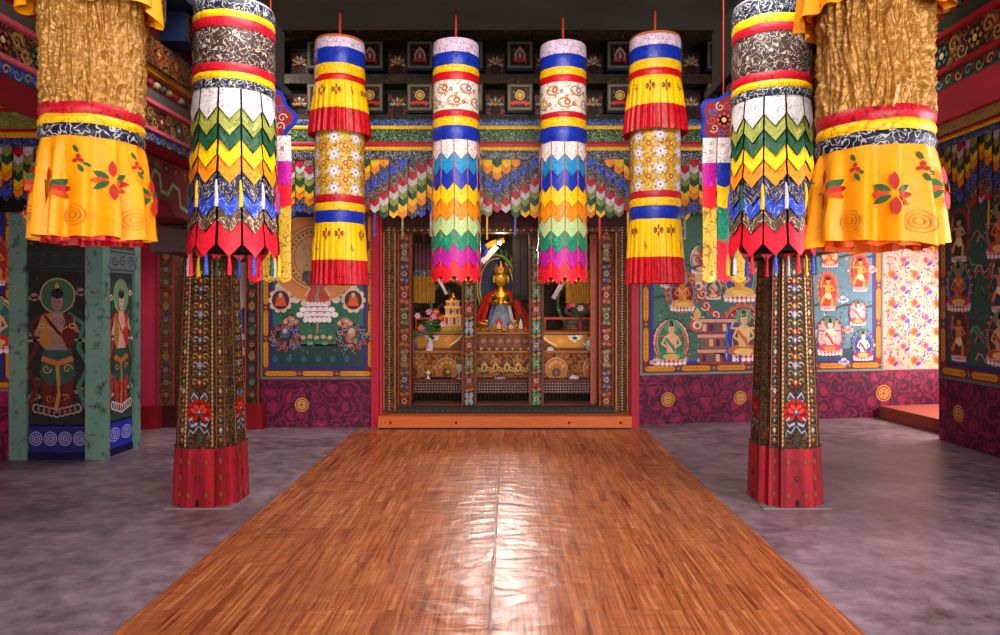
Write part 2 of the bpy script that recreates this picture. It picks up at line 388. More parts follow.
def lotus(cv, x, y, w, col='E8B4B0', c2='B84048', c3='F0E4DC'):
    cv.ell(x, y+.02*w, w*.5, w*.11, c2, 18); cv.up()
    for k in range(7):
        t = (k-3)/3.2; cv.petal(x+t*w*.36, y+.02*w, w*.17, w*.14, pi/2-t*.9, col)
        cv.petal(x+t*w*.36, y+.02*w, w*.13, w*.12, -pi/2+t*.9, c3)
    cv.up(-1)
def deity(cv, x, y, s, body='E0A878', robe='C83020', halo='2A6A58', aura='D88C90', flames=None, arms=2, scarf='3A6AA8', skirt='E8C060'):
    h0 = cv.h
    if flames:
        for k in range(22):
            a = pi*2*k/22; cv.petal(x+.33*s*cos(a), y+.5*s+.4*s*sin(a), .16*s, .12*s, a+.4, flames)
        cv.up()
    cv.ell(x, y+.48*s, .40*s, .485*s, '2A1418'); cv.up(.5); cv.ell(x, y+.48*s, .38*s, .46*s, aura); cv.up()
    for k in range(20): cv.spiral(x+.355*s*cos(k*.314), y+.48*s+.435*s*sin(k*.314), .03*s, .011*s, 'F0D8B0', 1.1, k*.314, 1, 6)
    cv.up(.5); cv.ell(x, y+.48*s, .33*s, .41*s, halo); cv.up()
    cv.ring(x, y+.48*s, .30*s, .38*s, .015*s, 'D8B048', 24); cv.up()
    lotus(cv, x, y+.08*s, .72*s); cv.up(2)
    cv.ell(x, y+.8*s, .15*s, .15*s, '5A9478', 18); cv.up()
    cv.stroke([(x-.12*s,y+.6*s),(x-.3*s,y+.62*s),(x-.34*s,y+.4*s),(x-.27*s,y+.25*s),(x-.36*s,y+.15*s)], .04*s, scarf)
    cv.stroke([(x+.12*s,y+.6*s),(x+.3*s,y+.62*s),(x+.34*s,y+.4*s),(x+.27*s,y+.25*s),(x+.36*s,y+.15*s)], .04*s, scarf); cv.up()
    cv.ell(x-.13*s, y+.22*s, .17*s, .085*s, robe, 16, .2); cv.ell(x+.13*s, y+.22*s, .17*s, .085*s, robe, 16, -.2); cv.up()
    cv.ell(x, y+.19*s, .18*s, .06*s, skirt, 14); cv.up()
    cv.poly([(x-.09*s,y+.27*s),(x-.13*s,y+.6*s),(x-.05*s,y+.66*s),(x+.05*s,y+.66*s),(x+.13*s,y+.6*s),(x+.09*s,y+.27*s)], body); cv.up()
    for k in range(arms//2):
        o = .07*k*s
        for d in (-1, 1):
            if k == 0: cv.stroke([(x+d*.12*s,y+.59*s),(x+d*.2*s,y+.45*s),(x+d*.06*s,y+.37*s)], .05*s, body)
            else: cv.stroke([(x+d*.12*s,y+.59*s),(x+d*.24*s,y+(.5+.1*k)*s),(x+d*.2*s,y+(.66+.05*k)*s)], .042*s, body)
    cv.up()
    cv.stroke([(x-.1*s,y+.6*s),(x,y+.48*s),(x+.1*s,y+.6*s)], .025*s, 'E8C858'); cv.stroke([(x-.12*s,y+.56*s),(x+.02*s,y+.4*s),(x+.08*s,y+.29*s)], .06*s, robe); cv.up()
    cv.ell(x, y+.745*s, .065*s, .085*s, body, 16); cv.up()
    cv.ell(x, y+.83*s, .06*s, .04*s, '241820', 12); cv.ell(x, y+.88*s, .03*s, .04*s, '241820', 10)
    for k in (-1, 0, 1): cv.petal(x+k*.04*s, y+.8*s, .07*s, .035*s, pi/2-k*.4, 'E4BC48')
    cv.up(); cv.stroke([(x-.035*s,y+.755*s),(x-.012*s,y+.752*s)], .01*s, '201818'); cv.stroke([(x+.012*s,y+.752*s),(x+.035*s,y+.755*s)], .01*s, '201818')
    cv.stroke([(x-.018*s,y+.712*s),(x+.018*s,y+.712*s)], .009*s, 'A02020')
    cv.h = h0
def dancer(cv, x, y, s, body='E0883C', aura='C84838', halo='A02818', skirt='F0D8A0'):
    h0 = cv.h
    for k in range(18):
        a = 2*pi*k/18; cv.petal(x+.2*s*cos(a), y+.5*s+.38*s*sin(a), .15*s, .1*s, a+.5, aura)
    cv.up(); cv.ell(x, y+.5*s, .24*s, .42*s, halo); cv.up(); lotus(cv, x, y+.05*s, .45*s); cv.up(2)
    cv.stroke([(x+.1*s,y+.12*s),(x+.12*s,y+.28*s),(x,y+.42*s)], .075*s, body); cv.stroke([(x-.18*s,y+.2*s),(x-.12*s,y+.34*s),(x,y+.42*s)], .075*s, body); cv.up()
    cv.poly([(x-.1*s,y+.36*s),(x-.07*s,y+.46*s),(x+.07*s,y+.46*s),(x+.11*s,y+.34*s),(x+.02*s,y+.28*s)], skirt); cv.up()
    cv.poly([(x-.06*s,y+.44*s),(x-.1*s,y+.64*s),(x+.1*s,y+.66*s),(x+.06*s,y+.44*s)], body); cv.up()
    cv.stroke([(x-.09*s,y+.63*s),(x-.2*s,y+.6*s),(x-.17*s,y+.75*s)], .045*s, body); cv.stroke([(x+.09*s,y+.63*s),(x+.18*s,y+.52*s),(x+.05*s,y+.5*s)], .045*s, body)
    cv.ell(x+.01*s, y+.73*s, .06*s, .07*s, body, 14); cv.up()
    cv.ell(x+.01*s, y+.81*s, .07*s, .05*s, '281418', 12); cv.stroke([(x-.15*s,y+.4*s),(x-.22*s,y+.52*s),(x-.1*s,y+.7*s)], .02*s, '3E9A78'); cv.petal(x-.17*s, y+.75*s, .1*s, .04*s, 1.2, 'E4BC48')
    cv.h = h0
def border(cv, W_, H, t=.1, sides='LRTB', blue='1A2A7A', outer='5A7A68'):
    # painted frame: grey-green outer line, red ground with yellow cartouches, blue inner line
    h0 = cv.h
    cv.rect(0, 0, W_, H, outer); cv.up(); o = t*.28
    cv.rect(o, o, W_-o, H-o, '7A1A1C'); cv.up()
    def cart(x0, y0, x1, y1):
        cv.h = h0+cv.eps*2
        hz = x1-x0 > y1-y0; L = (x1-x0) if hz else (y1-y0); n = max(1, round(L/(t*4.6))); st = L/n
        for k in range(n):
            a = k*st+t*.35; b = (k+1)*st-t*.35; q = t*.62/2
            if hz:
                c_ = (y0+y1)/2; pts = [(x0+a,c_),(x0+a+q,c_+q),(x0+b-q,c_+q),(x0+b,c_),(x0+b-q,c_-q),(x0+a+q,c_-q)]
            else:
                c_ = (x0+x1)/2; pts = [(c_,y0+a),(c_+q,y0+a+q),(c_+q,y0+b-q),(c_,y0+b),(c_-q,y0+b-q),(c_-q,y0+a+q)]
            cv.poly(pts, 'D8921C'); cv.up()
            m = max(2, int((b-a)/(t*.28)))
            for i in range(1, m):
                p = a+(b-a)*i/m
                if hz: cv.spiral(x0+p, c_, q*.55, t*.05, '9A3A10', 1.1, 0, 1 if i%2 else -1, 8)
                else: cv.spiral(c_, y0+p, q*.55, t*.05, '9A3A10', 1.1, 0, 1 if i%2 else -1, 8)
            cv.up(-1)
            e = (x0+b+t*.35, c_) if hz else (c_, y0+b+t*.35)
            cv.flower(e[0], e[1], t*.24, 4, '3A7A5A', 'E0D0B0')
    cart(o, o, W_-o, o+t); cart(o, H-o-t, W_-o, H-o)
    cart(o, o+t, o+t, H-o-t); cart(W_-o-t, o+t, W_-o, H-o-t)
    cv.h = h0+cv.eps*4; i = o+t
    cv.rect(i, i, W_-i, H-i, '20302A'); cv.up(); cv.rect(i+.01, i+.01, W_-i-.01, H-i-.01, blue); cv.up()
    i2 = i+.045
    return i2
def cloudcloth():
    g = G('maroon_cloud_damask', .55, 0, .25); v0 = g.coord('World', (1, 1, 1)); nz = g.noise(v0, 3, 2)
    wv = g.n('VectorMath', {0: v0, 1: g.n('Mix', {0: .12, 6: (0,0,0,1), 7: g.n('TexNoise', {'Vector': v0, 'Scale': 6.0}).outputs[1]}, data_type='RGBA').outputs[2]}, operation='ADD').outputs[0]
    d = g.n('TexVoronoi', {'Vector': wv, 'Scale': 5.2, 'Randomness': .75}, feature='F1'); e = g.n('TexVoronoi', {'Vector': wv, 'Scale': 5.2, 'Randomness': .75}, feature='DISTANCE_TO_EDGE').outputs['Distance']
    dd = d.outputs['Distance']; rg = g.math('SINE', g.math('MULTIPLY', dd, 24)); ln = g.gt(rg, .35, 6)
    c = g.mix(g.gt(e, .14, 4), lin('420C28'), lin('8E1C42')); c = g.mix(g.math('MULTIPLY', ln, .5), c, lin('981F48'))
    pt = g.gt(g.noise(v0, 2.6, 2), .5, 5); c = g.mix(g.math('MULTIPLY', pt, .4), c, lin('5A1038')); c = g.mix(g.math('MULTIPLY', g.gt(g.line(g.noise(v0, 5.5, 1, .5, 1.5), .05), .3, 5), .5), c, lin('4A1038'))
    g.base(c); g.bump(nz, .15, .01); return g.m
CLOUDC = cloudcloth()
def clothbase(name, label, O, U, N, W_, H, meds):
    # maroon wainscot cloth with cloud scrolls and gold roundels
    mb = MB(); mb.obox(Vector(O), Vector(U)*W_, Vector((0,0,H)), Vector(N)*.012, CLOUDC)
    cv = Canvas(mb, plane(Vector(O)+Vector(N)*.012, U, (0,0,1), N), PAINT, .0006, .0006)
    for (mx, my, s) in meds:
        cv.rs(5); cv.ell(mx, my, s, s, 'C88A34', 24); cv.up(); cv.ell(mx, my, s*.84, s*.84, '7A1A30', 24); cv.up()
        cv.ring(mx, my, s*.62, s*.62, s*.12, 'E0A84C', 20)
        for k in range(8): cv.petal(mx, my, s*.56, s*.26, k*pi/4, 'E0A84C')
        cv.up(); cv.stroke([(mx-s*.4,my),(mx+s*.4,my)], s*.1, '7A1A30'); cv.stroke([(mx,my-s*.4),(mx,my+s*.4)], s*.1, '7A1A30')
    o = mb.build(name); tag(o, label, 'wall cloth'); return o

# ================================================================== THE SETTING
def sbox(name, x0, x1, y0, y1, z0, z1, m, label=None, bevel=0):
    mb = MB(); mb.box(x0, x1, y0, y1, z0, z1, m); return struct(mb.build(name, bevel=bevel), label)
sbox('floor', -6.2, 6.8, -3.2, 11.2, -.12, 0, SCREED, 'grey violet polished screed floor of the hall')
sbox('ceiling', -6.2, 6.8, -3.2, 11.2, 4.95, 5.07, CEIL, 'dark timber ceiling high above the hall')
for nm, a, b in (('left', -6.0, -2.45), ('right', 2.3, 4.76)):
    sbox('trim_aisle_ceiling_'+nm, a, b, -3.0, 5.6 if nm == 'left' else 5.6, 3.62, 3.72, DARKWOOD, 'low dark timber ceiling over the %s aisle' % nm)
# front wall behind the camera with a wide entrance
sbox('wall_front_left', -6.0, -2.8, -3.1, -2.9, 0, 4.95, REDWALL); sbox('wall_front_right', 2.7, 5.0, -3.1, -2.9, 0, 4.95, REDWALL)
sbox('wall_front_top', -2.8, 2.7, -3.1, -2.9, 3.3, 4.95, REDWALL)
# side walls
sbox('wall_left', -5.35, -5.2, -2.9, 8.9, 0, 4.95, REDWALL, 'left side wall of the hall')
sbox('wall_left_front', -5.2, -4.7, 6.74, 6.9, 0, 4.95, REDWALL, 'short painted wall at the far left beside the painted panels')
sbox('wall_right', 4.76, 5.05, -2.9, 7.72, 0, 4.95, REDWALL, 'right side wall ending before the bright bay')
# back wall, left portions
YB = 8.45
sbox('wall_back_left', -5.2, -4.17, YB, YB+.2, 0, 4.95, REDWALL, 'crimson back wall left of the carved side doorway')
sbox('wall_back_left_lintel', -4.17, -2.99, YB, YB+.2, 2.45, 4.95, REDWALL)
sbox('wall_back_centre_left', -2.99, -1.53, YB, YB+.2, 0, 4.95, REDWALL, 'crimson back wall between side doorway and altar doorway')
sbox('wall_back_lintel', -1.53, 1.46, YB, YB+.2, 2.42, 4.95, DARKRED, 'wall above the altar doorway')
AU = Vector((cos(.18), sin(.18), 0)); AN = Vector((sin(.18), -cos(.18), 0)); AO = Vector((1.47, 8.60, 0))
mb = MB(); mb.obox(AO, AU*5.2, Vector((0,0,4.95)), -AN*.2, REDWALL); struct(mb.build('wall_back_right'), 'angled back wall right of the altar doorway')
def ru(px): k = (px-VX)/F_PX; return (AO.y*k-AO.x)/(AU.x-AU.y*k)
def rp(u): return AO+AU*u
# bay on the right
sbox('wall_bay_front', 5.05, 6.45, 7.35, 7.5, 0, 4.95, REDWALL, 'wall closing the near side of the bay')
mb = MB()
for y0, y1, z0, z1 in ((7.5, 7.75, 0, 4.95), (9.0, 9.6, 0, 4.95), (7.75, 9.0, 0, .75), (7.75, 9.0, 2.35, 4.95)): mb.box(6.45, 6.6, y0, y1, z0, z1, REDWALL)
struct(mb.build('wall_bay_right'), 'outer wall of the bay with its window opening')
mb = MB()
for y0, y1, z0, z1 in ((7.75, 7.8, .75, 2.35), (8.95, 9.0, .75, 2.35), (8.35, 8.4, .75, 2.35), (7.8, 8.95, .75, .8), (7.8, 8.95, 2.3, 2.35)): mb.box(6.5, 6.56, y0, y1, z0, z1, REDPAINT)
struct(mb.build('window_1'), 'window lighting the bay')
# altar room shell behind the doorway
sbox('wall_altar_left', -2.6, -2.45, 8.65, 11.1, 0, 3.4, DARKRED); sbox('wall_altar_right', 2.3, 2.45, 8.95, 11.1, 0, 3.4, DARKRED)
sbox('wall_altar_back', -2.6, 2.45, 10.9, 11.05, 0, 3.4, plain('241410', .7, name='altar_room_plaster')); sbox('ceiling_altar', -2.6, 2.45, 8.66, 11.05, 3.3, 3.4, DARKWOOD)
sbox('floor_altar', -1.53, 1.46, 8.62, 11.0, 0, .2, PINKWOOD, 'raised boarded floor of the altar room')
# side chapel behind left doorway
sbox('wall_chapel_left', -4.4, -4.3, 8.66, 9.3, 0, 3.2, REDWALL); sbox('wall_chapel_right', -2.8, -2.7, 8.66, 9.3, 0, 3.2, REDWALL); sbox('ceiling_chapel', -4.4, -2.7, 8.66, 9.4, 3.2, 3.3, CEIL)
sbox('wall_chapel_back', -4.4, -2.7, 9.3, 9.4, 0, 3.2, plain('2A1418', .7, name='chapel_plaster'))
# cross beams overhead
sbox('trim_cross_beam_banner', -5.15, 4.7, 6.2, 6.95, 4.21, 4.62, DARKGREY, 'heavy grey green cross beam carrying the four far banners', .01)
sbox('trim_cross_beam_back', -5.15, 4.7, 7.75, 8.0, 4.72, 4.94, DARKWOOD, 'dark beam just in front of the bracket frieze', .01)
for i, yy in enumerate((1.6, 3.2, 4.8)): sbox('trim_cross_beam_%d' % (i+1), -2.0, 1.85, yy, yy+.25, 4.68, 4.94, DARKWOOD, None, .01)
# pale ledges of the left doorway wall
sbox('trim_ledge_left', -5.19, -4.17, 8.30, 8.45, 0, .27, REDPAINT, 'low crimson ledge along the back left wall', .008)
sbox('trim_ledge_chapel', -3.2, -2.92, 8.3, 8.45, 0, .3, REDPAINT, 'low crimson ledge right of the side doorway', .008)

# ------------------------------------------------------------------ floor coverings
for (x0, x1, lab) in ((-1.79, -.088, 'left half of the wood-print vinyl floor mat, its right edge at the worn seam'), (-.080, 1.61, 'right half of the wood-print vinyl floor mat, its left edge at the worn seam')):
    mb = MB()
    def fn(u, v, x0=x0, x1=x1):
        x = x0+(x1-x0)*u; y = -1.5+9.75*v
        e = .004*math.exp(-((x+.084)/.03)**2)*(1+noise.noise(Vector((0, y*4, 0)))) if abs(x+.084) < .2 else 0
        return (x, y, .004+e+.0010*(1+noise.noise(Vector((x*1.4, y*1.1, 3)))))
    mb.grid(fn, 40, 150, VINYL, lambda a, b: (a, b))
    for e in (x0, x1): mb.face([(e, -1.5, 0), (e, 8.25, 0), (e, 8.25, .005), (e, -1.5, .005)], VINYL)
    o = mb.build('vinyl_floor_mat'); tag(o, lab, 'floor mat', 'two lengths of wood-print vinyl laid side by side')
mb = MB(); mb.grid(lambda u, v: (-.084+(u-.5)*.022+.004*noise.noise(Vector((u*3, v*60, 1))), -1.5+9.75*v, .0062+.0052*sin(pi*u)+.003*noise.noise(Vector((1, v*90, 1)))**2), 4, 400, plain('8A6A5C', .3, name='worn_seam_tape', grain=.35, sc=14), None)
tag(mb.build('seam_strip'), 'narrow worn pale seam running down the middle of the wood-print mats', 'floor strip')

# doorway step
t = thing('door_step', 'orange-brown timber step in front of the altar doorway', 'step', (-.05, 8.3, 0))
mb = MB(); mb.box(-1.545, 1.464, 8.3, 8.64, .02, .155, STEPWOOD); mb.build('tread', t, bevel=.006)
mb = MB(); mb.box(-1.52, 1.44, 8.33, 8.62, 0, .02, BLACK); mb.build('plinth', t)
mb = MB()
for kx in (-.62, -.9, .72, 0.1, 1.32): mb.lathe([(.0, 0), (.014, .001), (.012, .003), (0, .004)], BLACK, n=8)
mb.v = []
mb = MB()
for kx in (-.62, .72, 1.33, -1.4):
    q = [(kx+.014*cos(a), 8.2985, .08+.017*sin(a)) for a in [2*pi*i/10 for i in range(10)]]
    mb.face(q, BLACK)
mb.build('knot_holes', t)
# platform step in the bay
mb = MB(); mb.prism([(4.86, 9.17), (5.02, 7.76), (6.44, 7.76), (6.44, 9.44)], lambda a, b, d: (a, b, d), .155, woodmat('dusty_platform_wood', '8A3A28', 'A85A48', .5, (1.2, 12, 20)))
tag(mb.build('platform_step', bevel=.006), 'low timber platform at the foot of the bright floral wall', 'step')

# ------------------------------------------------------------------ altar doorway frame
t = thing('altar_doorway_frame', 'richly carved gilded doorframe around the altar opening', 'doorframe', (-.05, 8.6, .1))
def strip(mb, x0, x1, y, z0, z1, m, d=.06): mb.box(x0, x1, y, y+d, z0, z1, m)
ys = 8.55
for sgn, xs in ((-1, (-1.535, -1.36, -1.19)), (1, (1.466, 1.29, 1.106))):
    a, b, c_ = xs
    mb = MB(); mb.box(min(a, b), max(a, b), ys-.04, ys+.18, .155, 2.5, CARVF)
    cv = Canvas(mb, plane((0, ys-.04, 0), (1,0,0), (0,0,1), (0,-1,0)), PAINTG)
    xm = (a+b)/2; k = 0; z = .2
    while z < 2.45:
        mb.lathe([(0, 0), (.009, .003), (.0095, .009), (.006, .016), (0, .018)], PAINTG, (xm, ys-.055, z), 6, col=lin('D8C8A0')); z += .034
    for e in (a+.02*(-sgn), b+.02*sgn): cv.rect(e-.006, .2, e+.006, 2.45, 'A86A2C')
    mb.build('beaded_jamb', t)
    mb = MB(); mb.box(min(b, c_), max(b, c_), ys+.02, ys+.18, .155, 2.5, CARVF)
    cv = Canvas(mb, plane((0, ys+.02, 0), (1,0,0), (0,0,1), (0,-1,0)), PAINTG)
    xm = (b+c_)/2
    cv.rect(min(b,c_)+.006, .2, min(b,c_)+.018, 2.45, '9A2024'); cv.rect(max(b,c_)-.018, .2, max(b,c_)-.006, 2.45, '9A2024'); cv.up()
    z = .3; k = 0
    while z < 2.4:
        pc = ['7A1616', '1E2C5C', '5E5044', '7A1616', '22483A'][k % 5]
        cv.rs(1); cv.petal(xm, z, .12, .075, pi/2, pc); cv.petal(xm, z, .12, .075, -pi/2, pc); cv.up()
        cv.flower(xm, z, .035, 6, 'C8A070', pc); cv.up(2)
        for d in (-1, 1):
            cv.spiral(xm+d*.03, z+.085, .022, .007, 'B8863C', 1.2, 0, d, 9); cv.spiral(xm+d*.03, z-.085, .022, .007, 'B8863C', 1.2, 0, -d, 9)
        z += .26; k += 1
    mb.build('painted_jamb', t)
    mb = MB(); e0 = -1.64 if sgn < 0 else 1.468; e1 = -1.55 if sgn < 0 else 1.56
    mb.box(e0, e1, 8.36, 8.44, 0, 2.6, plain('A01428', .5, name='crimson_post_paint', grain=.1, sc=5)); mb.build('crimson_outer_post', t)
mb = MB(); mb.box(-1.535, 1.466, 8.52, 8.62, .157, .235, DARKWOOD)
for k in range(40): mb.box(-1.5+k*.075, -1.46+k*.075, 8.512, 8.53, .17, .2, plain('3A3030', .6, name='sill_relief'))
mb.build('sill', t)
mb = MB(); mb.box(-1.535, 1.466, 8.5, 8.72, 2.36, 2.56, CARVF)
cv = Canvas(mb, plane((0, 8.5, 0), (1,0,0), (0,0,1), (0,-1,0)), PAINTG)
for k in range(36):
    x = -1.5+k*.083; cv.rs(); cv.rect(x, 2.41, x+.06, 2.47, ['5A1410', '2A3A2C', '6A3A18'][k%3]); cv.up(); cv.flower(x+.03, 2.44, .024, 5, 'A8703A', '7A1C16'); cv.rs(); cv.ell(x+.03, 2.385, .012, .012, 'A87A48', 8)
mb.build('head', t)
for xm in (X(469.5, 8.72), X(536, 8.72)):
    mb = MB(); mb.box(xm-.09, xm+.09, 8.63, 8.73, .2, 2.37, CARVF)
    for e in (-.09, .07): mb.box(xm+e, xm+e+.02, 8.62, 8.64, .2, 2.37, plain('6A3A1C', .5, name='reddish_wood_edge'))
    cv = Canvas(mb, plane((0, 8.63, 0), (1,0,0), (0,0,1), (0,-1,0)), PAINTG); z = .32; k = 0
    while z < 2.3:
        pc = ['6A7A90', '6E1616', '44603C', '6E1616'][k % 4] if xm < 0 else ['1E6A50', '6E1616', '24604A', '4E4258'][k % 4]
        cv.rs(1)
        for d in (-1, 1): cv.petal(xm+d*.028, z, .085, .045, pi/2, pc); cv.petal(xm+d*.028, z, .085, .045, -pi/2, pc)
        cv.up(); cv.flower(xm, z, .03, 6, 'C8A070', '7A2020'); cv.up(2)
        for d in (-1, 1): cv.spiral(xm+d*.028, z+.11, .025, .007, 'B8863C', 1.3, 0, d, 9)
        z += .22; k += 1
    mb.build('mullion', t)
# side doorway frame (left)
t = thing('side_doorway_frame', 'carved and painted frame of the side doorway behind the left pillar', 'doorframe', (-3.6, 8.4, 0))
for x0, x1 in ((-4.2, -4.0), (-3.16, -2.985)):
    mb = MB(); mb.box(x0, x1, 8.38, 8.6, .27 if x0 > -4 else .27, 2.55, CARVF if x0 < -4 else CARVD)
    cv = Canvas(mb, plane((0, 8.38, 0), (1,0,0), (0,0,1), (0,-1,0)), PAINTG); z = .4; k = 0; xm = (x0+x1)/2
    cv.rect(x0, .28, x0+.02, 2.5, 'A8403C'); cv.rect(x1-.02, .28, x1, 2.5, 'A8403C')
    while z < 2.45:
        cv.rs(1); pc = ['7A2C28', '385A48', '3A4470', '9A6A30'][k % 4]; cv.petal(xm, z-.05, .13, .08, pi/2, pc); cv.up(); cv.flower(xm, z, .03, 5, 'B89068', pc); z += .15; k += 1
    mb.build('jamb', t)
mb = MB(); mb.box(-4.2, -2.985, 8.38, 8.6, 2.45, 2.6, CARVF); mb.build('head', t)
mb = MB(); mb.box(-4.17, -3.0, 8.42, 8.62, .0, .27, DARKRED); mb.build('threshold', t)
# pale hanging cloth with blue figure seen in the side doorway
mb = MB(); mb.box(-3.5, -3.17, 8.66, 8.68, .85, 2.3, plain('D8CCC8', .7, name='pale_cloth'))
cv = Canvas(mb, plane((0, 8.66, 0), (1,0,0), (0,0,1), (0,-1,0))); cv.rect(-3.5, .85, -3.47, 2.3, '8A6030'); cv.rect(-3.2, .85, -3.17, 2.3, '8A6030'); cv.up()
cv.ell(-3.26, 1.28, .085, .17, '1466A8', 16); cv.ell(-3.24, 1.4, .04, .06, '1A4A70', 12); cv.rect(-3.4, .95, -3.2, 1.05, '8A3028')
mb.tube([(-3.335, 8.67, 2.3), (-3.335, 8.67, 2.4), (-3.335, 8.64, 2.46)], .006, BLACK, 6); mb.tube([(-3.52, 8.67, 2.31), (-3.3, 8.67, 2.31), (-3.15, 8.67, 2.31)], .015, DARKWOOD, 8)
tag(mb.build('painted_scroll'), 'pale scroll with a blue shape hanging inside the side doorway', 'scroll')

# ------------------------------------------------------------------ wall paintings
# left painting
Wp, Hp = 1.39, 2.1; x0p, z0p = -2.985, .585
mb = MB(); mb.box(x0p, x0p+Wp, YB-.03, YB-.001, z0p, z0p+Hp, PAINT, lin('4A6A58'))
cv = Canvas(mb, plane((x0p, YB-.03, z0p), (1,0,0), (0,0,1), (0,-1,0)), PAINT, .0008, .0006)
i = border(cv, Wp, Hp, .085); L = i; Rr = Wp-i
hb = cv.h
cv.rect(i, i, Wp-i, Hp-i, '2C6650'); cv.up()
cv.rect(i, i, Wp-i, .42, '1C3E3A'); cv.poly([(i,.42),(.4,.5),(.62,.45),(.9,.52),(Wp-i,.44),(Wp-i,.40),(i,.40)], '3E6A50'); cv.up()
def leaf_bg(cv, x0, y0, x1, y1, n, cols, s=.02, seed=1):
    r = random.Random(seed)
    for _ in range(n): cv.petal(r.uniform(x0, x1), r.uniform(y0, y1), r.uniform(.6, 1.6)*s, s*.5, r.uniform(0, 6.28), r.choice(cols))
leaf_bg(cv, i+.03, .3, Wp-i-.03, .8, 160, ['1C4A38', '4A7A5A', '16382E', '6A8A60'], .03, 3); cv.up()
ccx, ccy = .67, 1.46; RB = .56
for k in range(28):
    a = 2*pi*k/28; xx, yy = ccx+RB*cos(a), ccy+RB*sin(a)
    if i+.03 < xx < Wp-i-.03 and yy < Hp-i-.05: cv.ell(xx, yy, .055, .045, 'E0C4BC', 10)
cv.up(2)
def disc(r, col, n=56): cv.poly([(min(max(ccx+r*cos(a), i), Wp-i), min(ccy+r*sin(a), Hp-i)) for a in [2*pi*k/n for k in range(n)]], col); cv.up()
disc(.545, 'E0A878'); disc(.53, 'D88A4C'); disc(.40, 'B87038'); disc(.385, 'D8A060')
cv.ring(ccx, ccy, .35, .35, .012, '7A4A28', 40); cv.ring(ccx, ccy, .26, .26, .01, '8A5A30', 36); cv.up()
for k in range(36):
    a = 2*pi*k/36; cv.petal(ccx+.29*cos(a), ccy+.29*sin(a), .045, .03, a, ['8A4A2A', '5A6A48', 'A85A38'][k % 3])
disc(.24, 'D0A070'); leaf_bg(cv, ccx-.16, ccy-.16, ccx+.16, ccy+.16, 60, ['9A6A40', '7A7A50', 'B0804A'], .03, 8); cv.up()
cv.stroke([(.69, 1.95), (.66, 1.75), (.70, 1.55), (.66, 1.4), (.72, 1.28), (.68, 1.15)], .06, '3E7A5C'); cv.ell(.7, 1.55, .05, .09, '4A8A68', 14); cv.up()
cv.poly([(.52, 1.3), (.86, 1.32), (.9, 1.24), (.8, 1.12), (.58, 1.12), (.5, 1.22)], '5A4A50'); cv.up()     # elephant-like bearer
cv.ell(.69, 1.22, .13, .1, '6A5A66'); cv.up(); cv.poly([(.6, 1.14), (.56, .94), (.66, .92), (.69, 1.05), (.72, .92), (.84, .95), (.78, 1.15)], 'B84A34'); cv.up()
cv.stroke([(.69, 1.2), (.7, 1.05), (.66, .95)], .035, '8A7A84'); cv.stroke([(.6, 1.1), (.55, 1.0)], .03, 'E0B090'); cv.stroke([(.78, 1.1), (.84, 1.0)], .03, 'E0B090'); cv.up()
for yy, ww in ((.9, .26), (.84, .42), (.78, .5), (.72, .34)):
    cv.ell(.69, yy, ww*.52, .04, 'A87888', 24); cv.up()
    for k in range(6): cv.ell(.69+(k-2.5)*ww/6, yy-.006, ww/11.5, .034, 'F0E4E0', 14)
    cv.up()
for mx in (.25, 1.12):
    for k in range(10): cv.ell(mx+.11*cos(k*.63), .95+.12*sin(k*.63), .04, .04, 'D8C0A8', 8)
    cv.up(); cv.ell(mx, .95, .105, .115, '5A1A20'); cv.up(); cv.ell(mx, .97, .06, .075, '2A4A50'); cv.up()
    cv.poly([(mx-.07, .88), (mx-.04, .99), (mx+.04, .99), (mx+.07, .88)], 'D85A28'); cv.up(); cv.ell(mx, 1.01, .024, .03, 'E0B080', 10)
    cv.h = hb+.0030
r = random.Random(4)
for mx, sc_ in ((.3, 1), (1.1, -1)):
    cv.h = hb+.0012; cv.ell(mx, .5, .2, .17, '3A2838', 22); cv.h = hb+.0018
    for k in range(26):
        a = r.uniform(0, 6.28); q = r.uniform(0, .17); xx, yy = mx+q*cos(a), .5+q*.9*sin(a)
        cv.petal(xx, yy, r.uniform(.05, .12), .04, r.uniform(0, 6.28), r.choice(['6A4A6A', '8A5A50', '3A3A60', 'A87A50', '4A7A78', '7A2A30', '2A2A40']))
        cv.up(.4)
    for k in range(12):
        a = 2*pi*k/12; cv.spiral(mx+.15*cos(a), .5+.13*sin(a), .04, .012, r.choice(['C8A080', '9A8AB0', '70A0A0', 'C06050']), 1.2, a, 1, 9)
    cv.up(); cv.ell(mx, .56, .05, .06, ['3A5A8A', 'B8884A'][sc_ < 0]); cv.up(); cv.ell(mx, .58, .03, .03, 'C0B0A0', 10)
cv.up(); cv.cloud(.37, .69, .07, 'D87A5C', 'F0D0B8'); cv.cloud(1.02, .67, .07, 'D87A5C', 'F0D0B8'); cv.up()
for k in range(5): cv.ell(.52+k*.08, .5+.01*(k%2), .03, .025, 'C8A878', 10)
cv.stroke([(.69, .7), (.69, .55)], .02, 'B08A50'); cv.ell(.6, .43, .04, .02, '6A9A70'); cv.ell(.78, .43, .04, .02, '6A9A70')
for k in range(12):
    cv.petal(i+.03+k*(Wp-2*i-.05)/12, .2, .09, .07, pi/2, ['2C5A6A', '1A3A50'][k%2])
tag(mb.build('wall_painting'), 'painted wall panel with a huge tan disc above a white lotus, left of the altar', 'mural')
clothbase('wainscot_cloth', 'maroon cloud-patterned wall cloth below the painting with the tan disc', (-2.99, YB-.002, .004), (1,0,0), (0,-1,0), 1.40, .57, [(.50, .27, .085)])

